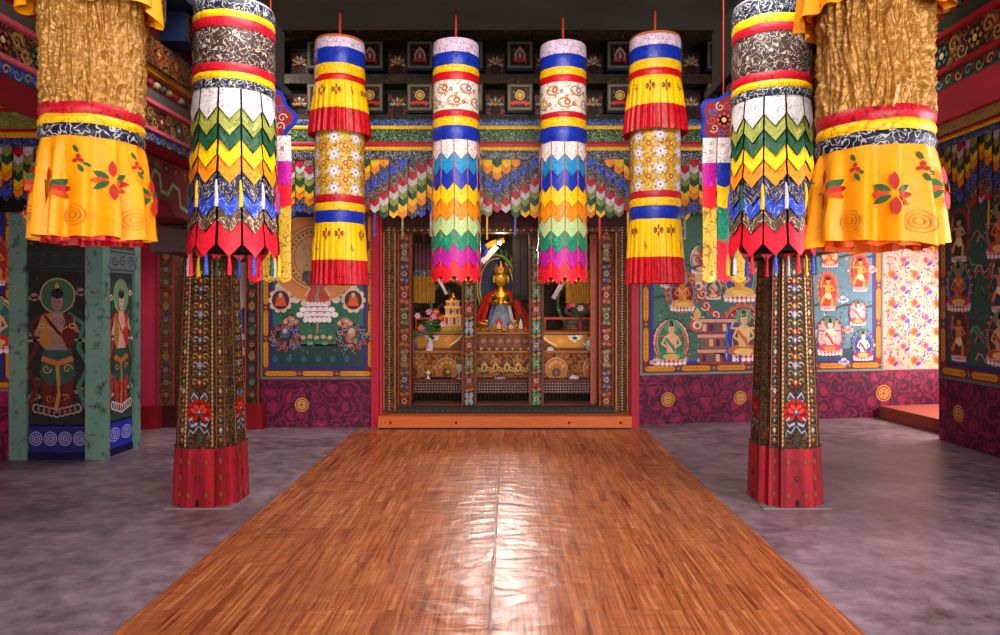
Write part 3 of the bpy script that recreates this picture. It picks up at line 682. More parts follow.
# right painting (long, angled)
uL = ru(639); uR = ru(882); Wr = uR-uL; Hr = 2.75; z0r = .61
mb = MB(); O = rp(uL)+Vector((0,0,z0r)); mb.obox(O, AU*Wr, Vector((0,0,Hr)), AN*.03, PAINT, lin('4A6A58'))
cv = Canvas(mb, plane(O+AN*.03, AU, (0,0,1), AN), PAINT, .0008, .0006)
i = border(cv, Wr, Hr, .1, blue='1E34A0', outer='6A8A80'); hb = cv.h
cv.rect(i, i, Wr-i, Hr-i, '3E6E5A'); cv.up(); cv.rect(Wr*.55, i, Wr-i, Hr-i, '5E8E9C'); cv.rect(i, i, Wr-i, .3, '4A6A62'); cv.up()
for k, (a, b, yy) in enumerate(((i, 1.1, .55), (i, 1.3, .95), (i, .8, 1.35), (1.9, Wr-i, .85), (2.0, Wr-i, 1.5))):
    cv.stroke([(a+(b-a)*j/10, yy+.025*sin(j*1.9)) for j in range(11)], .03, '24483C')
leaf_bg(cv, i+.03, .2, Wr*.54, 2.6, 500, ['1C4A38', '5A8A6A', '16382E', '7AA080', '28443C'], .035, 5); leaf_bg(cv, Wr*.56, .2, Wr-i-.04, 2.6, 240, ['3A6068', '8AB0B0', '2A5058', '90A890'], .035, 6)
cv.up(2)
def mp(px, py): u = ru(px); p = rp(u); return u-uL, Z(py, p.y)-z0r
def put(f, px, py, s, **k): a, b = mp(px, py); cv.h = hb+.003; f(cv, a, b, s, **k)
put(deity, 670, 366, .62, body='E8B088', robe='3A8A68', halo='2E7A58', aura='D89090', scarf='C85038', skirt='E0B050')
put(deity, 681, 312, .50, body='D86A28', robe='D8A030', halo='7A1818', aura='C04030', flames='D06030')
put(dancer, 672, 305, .01)
put(deity, 700, 275, .4, body='C83028', robe='2A4A8A', halo='D8B088', aura='E0C8B8')
for (a, b) in ((697, 286), (696, 325), (722, 262)):   # flaming jewels in vases
    u_, v_ = mp(a, b); cv.h = hb+.003
    cv.ell(u_, v_, .1, .09, 'D8482C'); cv.petal(u_, v_+.02, .2, .1, pi/2, 'E8B070'); cv.up(); cv.ell(u_, v_, .06, .055, 'F0D0B0'); cv.up(); cv.ell(u_, v_-.005, .03, .03, '3A7A6A'); cv.stroke([(u_-.09, v_+.1), (u_-.03, v_+.07), (u_+.03, v_+.07), (u_+.09, v_+.1)], .025, 'E0B070')
# red palace architecture
u_, v_ = mp(716, 362); cv.h = hb+.003
for k in range(3):
    cv.rect(u_-.24+.02*k, v_-.02+.19*k, u_+.24-.03*k, v_+.12+.19*k, ['9A3A34', 'A8483C', '8A3030'][k]); cv.up()
    cv.rect(u_-.27, v_+.12+.19*k, u_+.27, v_+.16+.19*k, 'D8A080'); cv.rect(u_-.25, v_+.16+.19*k, u_+.25, v_+.175+.19*k, '2A3A8A'); cv.up()
    for j in range(5): cv.rect(u_-.2+.09*j, v_+.01+.19*k, u_-.15+.09*j, v_+.1+.19*k, ['1C2A68', '2A6A50', 'D8B890'][(j+k)%3])
cv.up(); cv.rect(u_+.13, v_, u_+.2, v_+.5, '1E34A0'); cv.up(); cv.stroke([(u_+.3, v_-.02), (u_+.3, v_+.46), (u_+.16, v_+.46)], .03, '2A40B0')
put(deity, 742, 362, .72, body='D8B078', robe='C06030', halo='5A3A30', aura='A83030', flames='C85A34', arms=4)
u_, v_ = mp(735, 306); cv.h = hb+.002
cv.ell(u_, v_+.15, .5, .36, 'B03A30', 30); cv.up(); cv.ell(u_, v_+.15, .43, .3, '3A6A60', 30); cv.up()
for k in range(14): a = 2*pi*k/14; cv.spiral(u_+.46*cos(a), v_+.15+.33*sin(a), .07, .02, ['E8B8A8', 'E0C8B0'][k%2], 1.2, a, 1, 9)
put(deity, 738, 303, .66, body='E8903C', robe='E0B040', halo='384A8A', aura='C83828', arms=4, scarf='2A8A6A')
put(deity, 712, 300, .3, body='E0B090', robe='C03030', halo='2A5A4A', aura='E0C0A8')
put(deity, 828, 356, .54, body='F0D8C0', robe='C83858', halo='E8B0A8', aura='B83048', skirt='D88040')
put(dancer, 826, 311, .52, body='F0A838', aura='E07050', halo='C83828'); put(dancer, 858, 292, .52, body='F0A838', aura='E06850', halo='C83020')
put(deity, 856, 326, .36, body='F0D0C0', robe='D85040', halo='E0B8C8', aura='B84858'); put(deity, 861, 361, .44, body='E8E0E8', robe='A02848', halo='2A4A98', aura='4A6AB0')
put(deity, 828, 268, .36, body='F0A040', robe='D84020', halo='E8C890', aura='D87848'); put(deity, 790, 350, .5, body='E0A070', robe='2A6AA0')
for k, (a, b) in enumerate(((655, 362), (702, 360), (700, 250), (842, 362), (846, 330), (841, 300), (868, 345), (870, 270), (815, 334), (665, 285))):
    u_, v_ = mp(a, b); cv.h = hb+.002+.0002*k; cv.cloud(u_, v_, .06, ['D8C8D0', 'E8B8A8', 'C8D8D8'][k%3], ['B05060', '4A6AA0'][k%2])
r = random.Random(9)
for k in range(90):
    u_ = r.uniform(i+.05, Wr-i-.05); v_ = r.uniform(.25, Hr-i-.1); cv.h = hb+.0016
    (cv.flower(u_, v_, r.uniform(.015, .03), 5, r.choice(['D86A5A', 'E8D0C0', '2A4AA0', 'C83040', 'E0A040']), 'F0E0A0'))
for k, (u_, v_) in enumerate(((1.05, .22), (.25, .25), (1.75, .25), (2.3, .3))):
    cv.h = hb+.003
    for a in (-.8, 0, .8): cv.petal(u_, v_, .1, .035, pi/2+a, '14342C')
tag(mb.build('wall_painting'), 'long wall painting of many haloed deities right of the altar doorway', 'mural')
clothbase('wainscot_cloth', 'maroon cloud-patterned wall cloth under the long painting of deities', rp(uL-.02)+AN*.002+Vector((0,0,.004)), AU, AN, ru(948)-uL+.3, .60,
          [(ru(669)-uL, .3, .09), (ru(741)-uL, .3, .085), (ru(884)-uL, .31, .11)])
# floral papered wall in the bay
u0 = ru(882); W2 = 1.6; O = rp(u0)+Vector((0,0,.62)); mb = MB(); mb.obox(O, AU*W2, Vector((0,0,2.6)), AN*.012, PAINT, lin('B8A08C'))
cv = Canvas(mb, plane(O+AN*.012, AU, (0,0,1), AN), PAINT, .0006, .0006); r = random.Random(21)
for _ in range(1500):
    cv.rs(); x, y = r.uniform(.05, W2-.05), r.uniform(.04, 2.52); cv.petal(x, y, r.uniform(.025, .055), .02, r.uniform(0, 6.28), r.choice(['2A2A80', 'A03040', '4A4A90', 'D06A20', 'B83048', 'C8882C', 'D85A18']))
for _ in range(160):
    cv.rs(1); x, y = r.uniform(.05, W2-.05), r.uniform(.04, 2.5); cv.spiral(x, y, .04, .009, r.choice(['B05A5A', '4A4A88', 'C08A60']), 1.1, r.uniform(0, 6), 1, 9)
row = 0; y = .12
while y < 2.5:
    x = .14+(row%2)*.17
    while x < W2-.05:
        cv.rs(2); cv.flower(x, y, .05+.015*((row+1)%2), 7, ['E07028', 'C85A78'][row%2], 'B83838'); cv.rs(2); cv.ell(x+.055, y-.045, .045, .025, '4A3A98', 12, .5); cv.ell(x-.05, y-.05, .02, .03, 'E0A840', 10); x += .34
    y += .19; row += 1
tag(mb.build('floral_wall_cloth'), 'bright cream wall cloth with orange flowers in the sunlit bay', 'wall cloth')
# right side wall painting on x = 4.76
O = Vector((4.76, 7.70, .68)); Wq = 3.4; Hq = 2.1
mb = MB(); mb.obox(O, Vector((0,-1,0))*Wq, Vector((0,0,Hq)), Vector((-1,0,0))*.03, PAINT, lin('3A4A40'))
cv = Canvas(mb, plane(O+Vector((-.03,0,0)), (0,-1,0), (0,0,1), (-1,0,0)), PAINT, .0008, .0006)
i = border(cv, Wq, Hq, .11, blue='142070', outer='4A6A5C'); hb = cv.h
cv.rect(i, i, Wq-i, Hq-i, '2A4E40'); cv.up(); leaf_bg(cv, i+.04, i+.04, Wq-i-.05, Hq-i-.04, 420, ['16342C', '4A7A60', '10241E', '2E3E60', '7A3A2A'], .05, 12); cv.up(2)
for k in range(5):
    for j, yy in enumerate((.2, .72, 1.24)):
        cv.h = hb+.003; ((deity if (j+k) % 2 else dancer)(cv, .36+k*.62, yy, .58, body=['D8803C', 'C86A30', 'D0A070'][(j+2*k)%3], aura='9A2A20', halo=['5A1A18', '1E3A5A', '3A2418'][j]))
r = random.Random(31)
for _ in range(40):
    cv.h = hb+.002; x, y = r.uniform(.2, Wq-.2), r.uniform(.2, Hq-.2); cv.stroke([(x+.05*j, y+.05*sin(j*1.7+x*9)) for j in range(6)], .022, r.choice(['C8988A', '2A3A80', '6A9A80', 'B8604A']), .5)
tag(mb.build('wall_painting'), 'dim wall painting of stacked deities on the far right side wall', 'mural')
clothbase('wainscot_cloth', 'dark maroon wall cloth with gold medallions low on the far right side wall', Vector((4.759, 7.72, .004)), Vector((0,-1,0)), Vector((-1,0,0)), 3.6, .67, [(.34, .33, .09), (1.5, .33, .09)])
# far left small wall painting, facing us
mb = MB(); O = Vector((-5.19, 6.74, .66)); mb.obox(O, Vector((.45,0,0)), Vector((0,0,2.0)), Vector((0,-1,0))*.03, PAINT, lin('3A4A40'))
cv = Canvas(mb, plane(O+Vector((0,-.03,0)), (1,0,0), (0,0,1), (0,-1,0)), PAINT, .0008, .0006); i = border(cv, .45, 2.0, .07); hb = cv.h
cv.rect(i, i, .45-i, 2-i, '24443C'); cv.h = hb+.002; deity(cv, .27, .35, .6); cv.h = hb+.002; dancer(cv, .27, 1.0, .5); cv.h = hb+.001; leaf_bg(cv, i+.02, i, .4-i, 1.8, 60, ['5A8A78', '7A2A2A', '16342C'], .04, 2)
tag(mb.build('wall_painting'), 'narrow wall painting cut by the left edge of the picture', 'mural')
clothbase('wainscot_cloth', 'maroon wall cloth at the far left, cut by the picture edge', (-5.19, 6.738, .004), (1,0,0), (0,-1,0), .46, .64, [])

# ------------------------------------------------------------------ painted timber panels on the left
TEALP = G('worn_teal_paint', .5); c_ = TEALP.coord('Object'); nn = TEALP.noise(c_, 9, 5, .7); TEALP.base(TEALP.mix(TEALP.gt(nn, .36, 9), lin('2A3A30'), TEALP.mix(TEALP.noise(c_, 2, 2), lin('456A5C'), lin('6E9484')))); TEALP.bump(nn, .3, .01); TEALP = TEALP.m
def panel(t, O, U, N, w, post_w, first=True, figure='dark'):
    O, U, N = Vector(O), Vector(U), Vector(N)
    bg = '0C1A16' if figure == 'dark' else '2A4238'  # shade of the room-facing panel is put into its darker colour set
    if first:
        mb = MB(); mb.obox(O-U*post_w, U*post_w, Vector((0,0,2.35)), -N*.12, TEALP); mb.build('post', t, bevel=.008)
    mb = MB(); mb.obox(O+U*w, U*post_w, Vector((0,0,2.35)), -N*.12, TEALP); mb.build('post', t, bevel=.008)
    mb = MB(); mb.obox(O+Vector((0,0,2.03))-N*.02, U*w, Vector((0,0,.32)), -N*.08, CARVD)
    cv = Canvas(mb, plane(O+Vector((0,0,2.03))-N*.02, U, (0,0,1), N), PAINT, .0008)
    for k in range(5): cv.spiral(w*(.1+.2*k), .18, .07, .02, ['7A3020', '3A5A48', '8A7040'][k%3], 1.2, k, 1, 9)
    mb.build('head_panel', t)
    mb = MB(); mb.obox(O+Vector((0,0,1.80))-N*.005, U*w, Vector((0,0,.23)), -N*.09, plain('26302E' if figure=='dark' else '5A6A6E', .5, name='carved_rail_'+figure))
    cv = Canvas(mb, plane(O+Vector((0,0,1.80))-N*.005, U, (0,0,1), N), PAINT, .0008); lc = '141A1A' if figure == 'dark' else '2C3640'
    cv.rect(0, .02, w, .035, lc); cv.rect(0, .195, w, .21, lc)
    n = max(3, int(w/.13))
    for k in range(n): cv.spiral(w*(k+.5)/n, .115, .055, .018, lc, 1.4, k, 1 if k%2 else -1, 11)
    mb.build('carved_rail', t)
    mb = MB(); mb.obox(O+Vector((0,0,.07))-N*.03, U*w, Vector((0,0,1.73)), -N*.04, PAINT, lin(bg))
    cv = Canvas(mb, plane(O+Vector((0,0,.07))-N*.03, U, (0,0,1), N), PAINT, .0008, .0007)
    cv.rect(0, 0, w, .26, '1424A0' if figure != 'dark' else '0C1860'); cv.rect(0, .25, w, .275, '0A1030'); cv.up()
    n = max(2, int(w/.14))
    for k in range(n):
        x = w*(k+.5)/n
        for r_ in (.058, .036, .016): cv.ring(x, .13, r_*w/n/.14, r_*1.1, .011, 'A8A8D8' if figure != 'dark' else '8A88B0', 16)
    cv.up(); s = 1.3; x = w/2; y = .38; k = w/.56
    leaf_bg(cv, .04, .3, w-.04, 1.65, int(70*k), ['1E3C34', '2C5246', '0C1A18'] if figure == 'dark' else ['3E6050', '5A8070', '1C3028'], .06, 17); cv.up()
    for (dx, dy) in ((-.36, 1.1), (.36, 1.15), (-.34, .75), (.33, .7), (-.36, .15), (.36, .2)):
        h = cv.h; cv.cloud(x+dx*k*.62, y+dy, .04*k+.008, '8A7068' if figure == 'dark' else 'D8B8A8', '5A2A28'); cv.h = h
    cv.up(2)
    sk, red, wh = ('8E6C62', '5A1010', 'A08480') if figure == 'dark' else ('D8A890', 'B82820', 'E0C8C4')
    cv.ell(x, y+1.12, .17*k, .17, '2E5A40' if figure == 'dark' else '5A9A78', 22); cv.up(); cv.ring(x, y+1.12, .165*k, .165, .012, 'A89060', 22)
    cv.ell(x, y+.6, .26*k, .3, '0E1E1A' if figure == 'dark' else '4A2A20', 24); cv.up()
    for d in (-1, 1):   # flying scarves
        cv.stroke([(x+d*.1*k, y+.95), (x+d*.25*k, y+.85), (x+d*.2*k, y+.62), (x+d*.3*k, y+.45), (x+d*.2*k, y+.25), (x+d*.27*k, y+.05)], .045*k, red if d < 0 else '3A6A58')
        cv.stroke([(x+d*.14*k, y+.7), (x+d*.33*k, y+.68), (x+d*.36*k, y+.56)], .022, wh)
    cv.up()
    cv.poly([(x-.13*k, y), (x-.16*k, y+.3), (x-.12*k, y+.6), (x+.12*k, y+.6), (x+.16*k, y+.3), (x+.13*k, y)], red); cv.up()
    cv.poly([(x-.17*k, y+.36), (x-.13*k, y+.64), (x+.13*k, y+.64), (x+.18*k, y+.36), (x+.06*k, y+.26), (x, y+.33), (x-.07*k, y+.25)], '1C4A3E'); cv.up()
    cv.stroke([(x-.15*k, y+.52), (x, y+.47), (x+.15*k, y+.52)], .05, 'B8682C'); cv.stroke([(x, y+.45), (x+.02*k, y+.2), (x-.02*k, y)], .035*k, 'A87838'); cv.up()
    cv.poly([(x-.11*k, y+.6), (x-.14*k, y+.9), (x-.05*k, y+.97), (x+.05*k, y+.97), (x+.14*k, y+.9), (x+.11*k, y+.6)], sk); cv.up()
    cv.stroke([(x-.12*k, y+.92), (x-.2*k, y+.75), (x-.03*k, y+.72)], .055*k, sk); cv.stroke([(x+.12*k, y+.92), (x+.21*k, y+.78), (x+.03*k, y+.86)], .055*k, sk); cv.up()
    cv.poly([(x-.15*k, y+.93), (x-.06*k, y+.96), (x-.045*k, y+.72), (x-.10*k, y+.60), (x-.17*k, y+.66)], 'A8702C'); cv.poly([(x+.15*k, y+.93), (x+.06*k, y+.96), (x+.045*k, y+.72), (x+.10*k, y+.60), (x+.17*k, y+.66)], red); cv.up()
    for q in range(9): cv.ell(x+(q-4)*.022*k, y+.84-.012*(4-abs(q-4))-.02, .009, .009, 'C8A050', 8)
    for d in (-1, 1): cv.ring(x+d*.145*k, y+.83, .03*k, .02, .01, 'C8A050', 10); cv.spiral(x+d*.1*k, y+.42, .05*k, .012, 'B8863C', 1.2, 0, d, 9); cv.spiral(x+d*.07*k, y+.14, .045*k, .012, '9A6A30', 1.2, 0, d, 9); cv.stroke([(x+d*.03*k, y+.26), (x+d*.05*k, y+.1), (x+d*.03*k, y)], .012, '3A0A0A')
    cv.stroke([(x-.12*k, y+.93), (x, y+.78), (x+.13*k, y+.66)], .03*k, red); cv.ring(x, y+.87, .07*k, .07, .012, wh, 14); cv.up()
    cv.ell(x, y+1.06, .058*k, .085, sk); cv.up(); cv.ell(x, y+1.14, .062*k, .05, '1A1014', 14); cv.petal(x, y+1.15, .1, .04, pi/2, 'B89048')
    cv.up(); cv.stroke([(x-.03*k, y+1.065), (x-.008, y+1.06)], .008, '1A1010'); cv.stroke([(x+.008, y+1.06), (x+.03*k, y+1.065)], .008, '1A1010'); cv.stroke([(x-.015, y+1.015), (x+.015, y+1.015)], .008, '901818')
    for j in range(9): cv.ring(x+(j-4)*.05*k, y-.005+.012*abs(j-4), .03*k, .04, .014, wh, 10)
    mb.build('painted_panel', t)
    mb = MB(); mb.obox(O-N*.02, U*w, Vector((0,0,.07)), -N*.06, plain('0A1038', .5, name='dark_blue_foot')); mb.build('bottom_rail', t)
t = thing('painted_screen', 'teal-framed panel with a goddess painted in shaded colours on a lotus, facing the room', 'painted panel', (-4.3, 6.68, 0))
panel(t, (-4.60, 6.68, 0), (1,0,0), (0,-1,0), .56, .17, True, 'dark')
t = thing('painted_screen', 'teal-framed panel with a goddess painted in lit colours, turned to face the aisle', 'painted panel', (-3.87, 7.05, 0))
dv = Vector((.05, 1, 0)).normalized(); panel(t, (-3.87, 6.815, 0), dv, Vector((dv.y, -dv.x, 0)), .40, .1, False, 'lit')


# ------------------------------------------------------------------ longitudinal beams over the pillars
BZ = 2.355
def long_beam(side):
    s = -1 if side == 'left' else 1; xi = CX+s*1.82; y0, y1 = -2.88, 5.5
    lab = 'painted and carved timber beam running over the %s pillar row' % side
    t = thing('painted_beam', lab, 'beam', (xi+s*.26, (y0+y1)/2, BZ))
    def bx(mb, o, z0, z1, m, col=None, d=.31, ya=y0, yb=y1):
        xa, xb = xi+s*(-o), xi+s*d; mb.box(min(xa, xb), max(xa, xb), ya, yb, z0, z1, m, col)
    def face(o): return plane((xi-s*o, y1, 0) if s > 0 else (xi-s*o, y0, 0), (0,-1,0) if s > 0 else (0,1,0), (0,0,1), (-s,0,0))
    Lh = y1-y0
    mb = MB(); bx(mb, 0, BZ, BZ+.05, REDPAINT, None)
    cv = Canvas(mb, face(0), PAINT); 
    mb.build('underside_board', t)
    mb = MB(); bx(mb, .012, BZ+.001, BZ+.052, PAINT, lin('16245C' if s < 0 else '14301E'), .02)
    cv = Canvas(mb, face(.012), PAINT, .001); u = .05; k = 0
    while u < Lh-.05:
        cv.rs(); cv.spiral(u, BZ+.022, .024, .009, ['7A9A58', 'B08A48', '5A88A0'][k%3], 1.1, 0, 1 if k%2 else -1, 8); cv.up(); cv.ell(u+.03, BZ+.03, .012, .015, '2C48B0' if s < 0 else '6A1A1A', 8); u += .06; k += 1
    mb.build('scroll_band', t)
    mb = MB(); bx(mb, .03, BZ+.052, BZ+.07, PINKTRIM if s < 0 else REDPAINT, None, .02); mb.build('moulding', t, bevel=.004)
    mb = MB(); bx(mb, .005, BZ+.07, BZ+.195, CARVB, None, .02)
    cv = Canvas(mb, face(.005), PAINTG, .002); u = .1; k = 0
    while u < Lh-.1:
        cv.rs(); cv.ell(u, BZ+.132, .045, .05, '1E1410', 14); cv.up(); cv.flower(u, BZ+.132, .04, 6, ['B0402C', '4A7A6A', 'B88A40'][k%3], 'E0C890'); cv.up()
        for d in (-1, 1): cv.spiral(u+d*.075, BZ+.132+.02*d, .035, .012, 'B08A48', 1.3, 0, d, 9)
        u += .2; k += 1
    mb.build('carved_band', t)
    mb = MB(); bx(mb, .03, BZ+.195, BZ+.215, PINKTRIM if s < 0 else REDPAINT, None, .02); mb.build('moulding', t, bevel=.004)
    mb = MB(); bx(mb, .015, BZ+.215, BZ+.275, GREYTRIM if s < 0 else plain('1E2A1A', .6, name='dark_green_moulding'), None, .02); mb.build('plain_band', t)
    mb = MB(); bx(mb, .0, BZ+.275, BZ+.35, REDPAINT, None, .02); u = y0+.05; k = 0
    while u < y1-.02:
        mb.lathe([(0, 0), (.022, .004), (.024, .02), (.014, .034), (0, .038)], PAINT, (xi-s*.012, u, BZ+.29), 8, col=lin(['8A6A38', '7A1812', '9A8460', '22443A'][k%4])); u += .07; k += 1
    mb.build('lotus_bead_band', t)
    mb = MB(); bx(mb, .035, BZ+.35, BZ+.38, GOLDP, None, .02); bx(mb, .06, BZ+.38, BZ+.52, CARVB, None, .02)
    cv = Canvas(mb, face(.06), PAINTG, .002); u = .1
    while u < Lh:
        cv.rs(); cv.poly([(u-.09, BZ+.45), (u, BZ+.51), (u+.09, BZ+.45), (u, BZ+.39)], 'A04818'); cv.up(); cv.poly([(u-.06, BZ+.45), (u, BZ+.49), (u+.06, BZ+.45), (u, BZ+.41)], '3A1A10'); cv.up(); cv.flower(u, BZ+.45, .03, 4, 'C07A28', 'E0B060'); u += .19
    mb.build('lattice_band', t)
    mb = MB(); bx(mb, .02, BZ+.52, BZ+.80, DARKRED, None, .02); mb.build('recessed_board', t)
    yy = y0+.2
    while yy < y1-.1:
        b = MB(); xa, xb = xi-s*.16, xi+s*.02; b.box(min(xa, xb), max(xa, xb), yy, yy+.16, BZ+.56, BZ+.72, plain('0E1C3A', .6, name='beam_end_blue_grey'))
        cv = Canvas(b, plane((xi-s*.16, yy+.16 if s > 0 else yy, 0), (0,-1,0) if s > 0 else (0,1,0), (0,0,1), (-s,0,0)), PAINTG, .001)
        cv.rect(.01, BZ+.57, .15, BZ+.71, '7A5A30'); cv.up(); cv.rect(.02, BZ+.58, .14, BZ+.70, '401214'); cv.up(); cv.flower(.08, BZ+.64, .05, 8, '8A5A30', 'C09050')
        b.build('bracket_block', t); yy += .38
    mb = MB(); bx(mb, .2, BZ+.74, BZ+.80, plain('1A2432', .6, name='blue_grey_board'), None, .02); bx(mb, .14, BZ+.80, BZ+1.262, DARKWOOD, None, .02); mb.build('upper_beam', t)
    mb = MB(); bx(mb, 0, BZ+1.37, 4.93, CEIL, None, .06, y0, y1)
    struct(mb.build('wall_upper_'+side), 'dark upper wall above the %s beam' % side)
    # solid core behind the mouldings
    mb = MB(); xa, xb = xi+s*.02, xi+s*.31; mb.box(min(xa, xb), max(xa, xb), y0, y1, BZ+.05, BZ+1.262, DARKRED); mb.build('beam_core', t)
long_beam('left'); long_beam('right')

# ------------------------------------------------------------------ pillars
g = G('red_plank_paint', .5, 0, .25); uv = g.coord('UV', (9, .6, 1)); nn = g.noise(uv, 1, 3); st_ = g.noise(g.coord('UV', (1, 1, 1)), 14, 4)
c = g.mix(g.gt(nn, .42, 4), lin('6E0A14'), lin('B2182A')); c = g.mix(g.math('MULTIPLY', g.gt(st_, .58, 6), .5), c, lin('3E0A10')); g.base(c); g.bump(g.math('ADD', nn, st_), .3, .01); PLANKR = g.m
def pillar(cx, cy, label):
    t = thing('carved_pillar', label, 'pillar', (cx, cy, 0))
    def sec(k, z, grow=0):   # redented square section, half width by height
        w = (.236-.062*(z/1.84))+grow; a, b = w, w*.80; c_ = w*.50
        q = []
        for (p, r_) in (((c_, -a)), ((c_, -b)), ((b, -b)), ((b, -c_)), ((a, -c_))): q.append((p, r_))
        full = []
        for j in range(4):
            A = pi/2*j
            for p, r_ in q: full.append((p*cos(A)-r_*sin(A), p*sin(A)+r_*cos(A)))
        return full
    def skin(mb, zs, mat, grow=0, col=None):
        nn_ = 20
        for a, b in zip(zs[:-1], zs[1:]):
            P, Q = sec(0, a, grow), sec(0, b, grow); u = 0
            for k in range(nn_):
                k2 = (k+1) % nn_; L = math.hypot(P[k2][0]-P[k][0], P[k2][1]-P[k][1])
                mb.face([(P[k][0], P[k][1], a), (P[k2][0], P[k2][1], a), (Q[k2][0], Q[k2][1], b), (Q[k][0], Q[k][1], b)], mat, col, [(u, a), (u+L, a), (u+L, b), (u, b)]); u += L
        mb.face([(p[0], p[1], zs[-1]) for p in sec(0, zs[-1], grow)], mat, col); mb.face([(p[0], p[1], zs[0]) for p in sec(0, zs[0], grow)][::-1], mat, col)
    zz = .443
    mb = MB(); skin(mb, [zz, .9, 1.35, 1.84], CARV)
    def edgefn(k0, u_of=None):   # map along the face between section corners k0 and k0+1
        def fn(a, b, h):
            P = sec(0, b); p, q = Vector(P[k0 % 20]), Vector(P[(k0+1) % 20]); d = (q-p); n = Vector((d.y, -d.x)).normalized(); r_ = p+d*a+n*h
            return (r_.x, r_.y, b)
        return fn
    # faces: 4->5.. ordering: centre faces are between corner 4+5j and 5+5j ; flank faces between 1+5j..2+5j and 2+5j..3+5j
    for j in range(4):
        cv = Canvas(mb, edgefn(5*j-1), PAINTG, .002, .0012)       # centre face of this side
        z = .55
        for e in (.05, .95):
            cv.rs(); cv.poly([(e-.03, zz), (e+.03, zz), (e+.03, 1.82), (e-.03, 1.82)], '8A5A28'); cv.up()
            zb = zz+.02
            while zb < 1.8: cv.poly([(e-.035, zb), (e, zb+.012), (e+.035, zb), (e, zb-.012)], 'C8A468'); zb += .032
        # red lotus medallion near the foot
        cv.rs(2)
        def pp(x, z, l, w, a, col):   # petal in metres on this face
            q = .23; c_, s_ = cos(a), sin(a)
            cv.poly([(x+(p*c_-r2*s_)/q, z+(p*s_+r2*c_)) for p, r2 in [(0,0),(l*.3,w*.45),(l*.65,w*.5),(l,0),(l*.65,-w*.5),(l*.3,-w*.45)]], col)
        for a in (-.5, .1, .7, 1.2, pi-1.2, pi-.7, pi-.1, pi+.5): pp(.5, .70, .11, .075, a, 'A81C10')
        cv.up()
        for a in (.35, .95, pi-.95, pi-.35): pp(.5, .70, .075, .04, a, 'D83A20')
        for d in (-1, 1):
            cv.stroke([(.5+d*.05, .62), (.5+d*.25, .60), (.5+d*.34, .64), (.5+d*.22, .66)], .02, '98A0B4'); cv.stroke([(.5+d*.02, .60), (.5+d*.18, .55), (.5+d*.3, .57), (.5+d*.36, .52)], .016, '8A94A8')
            cv.stroke([(.5+d*.04, .80), (.5+d*.2, .84), (.5+d*.3, .80), (.5+d*.22, .78)], .018, '90A0B8')
        cv.up(); cv.ell(.5, .70, .09, .02, '24407A', 12); cv.up(); cv.ell(.5, .705, .045, .01, 'A8B8C8', 8)
        z = .92; k = 0; pal = ['8A2014', '28503E', '7480A0', '8A2A1C', '4A2020', '305080']
        while z < 1.78:
            cv.rs(1)
            for d in (-1, 1):
                x = .5+d*.19
                cv.stroke([(x+.12*cos(q*.8)*(1-q/9), z+.028*sin(q*.8)*(1-q/9)) for q in range(8)], .012, ['A88440', '8A6A34', 'A89878'][k%3])
            cv.up(); cv.poly([(.5, z+.04), (.62, z), (.5, z-.04), (.38, z)], pal[k%6]); cv.up(); cv.poly([(.5, z+.016), (.55, z), (.5, z-.016), (.45, z)], 'C8A860'); z += .062; k += 1
    for fk in (0, 1, 2, 3):
        for j in range(4):
            if fk in (0, 3): continue
            cv = Canvas(mb, edgefn(5*j+fk), PAINTG, .002, .0012); z = zz+.05; k = 0
            while z < 1.8:
                cv.rs(); cv.poly([(.5, z+.026), (.72, z), (.5, z-.026), (.28, z)], ['8A3A22', 'B0A088', '2E5E4A', '9A4A48'][k%4]); cv.up(); cv.poly([(.5, z+.009), (.58, z), (.5, z-.009), (.42, z)], 'D0B070')
                cv.stroke([(.15, z+.03), (.5, z+.04), (.85, z+.03)], .006, '96743A'); z += .072; k += 1
            cv.rs(); cv.poly([(0, zz), (.08, zz), (.08, 1.8), (0, 1.8)], '96542E'); cv.poly([(.92, zz), (1, zz), (1, 1.8), (.92, 1.8)], '96542E')
    mb.build('carved_shaft', t)
    mb = MB(); skin(mb, [0.012, .443], PLANKR, .008, lin('9E1220'))
    for j in range(4):
        for fk, f0 in ((4, (.22, .78)), (1, (.5,)), (2, (.5,))):
            cv = Canvas(mb, edgefn(5*j+fk), LACQ, .011, .0008)
            for z in (.1, .22, .34):
                for x in f0:
                    if f0 == (.22, .78) and z == .22: x = .5
                    wv = .09 if fk == 4 else .22
                    cv.rs(); cv.ell(x, z, wv*.85, .026, '7A3018', 12); cv.up(); cv.ell(x, z, wv*.5, .014, '8A4A20', 8)
        cv = Canvas(mb, edgefn(5*j+4), LACQ, .0115, .0008); cv.poly([(.44, .02), (.56, .02), (.56, .06), (.5, .075), (.44, .06)], '140808')
    mb.build('red_base', t)
    mb = MB(); skin(mb, [.436, .449], CARV, .011); mb.build('base_moulding', t)
    mb = MB()
    def fnp(u, v):
        a = 2*pi*u; r_ = .30+.018*noise.noise(Vector((cos(a)*2, sin(a)*2, 3+cx))); w = (r_*(1-.12*v)) if v < 1 else 0
        m = max(abs(cos(a)), abs(sin(a))); return (w/m*cos(a), w/m*sin(a), .012*v if v < 1 else .012)
    mb.grid(fnp, 40, 4, plain('6A6268', .8, name='cement_skirt', grain=.2), None, True); 
    mb2 = mb; mb2.build('cement_footing', t, world=False) if False else None
    mb = MB(); mb.box(-.246, .246, -.246, .246, 0, .010, plain('7A6C6A', .8, name='cement_skirt')); mb.build('footing', t, world=False, bevel=.005)
    return t
def shaft_fix(t):
    for ch in COL.objects:
        pass
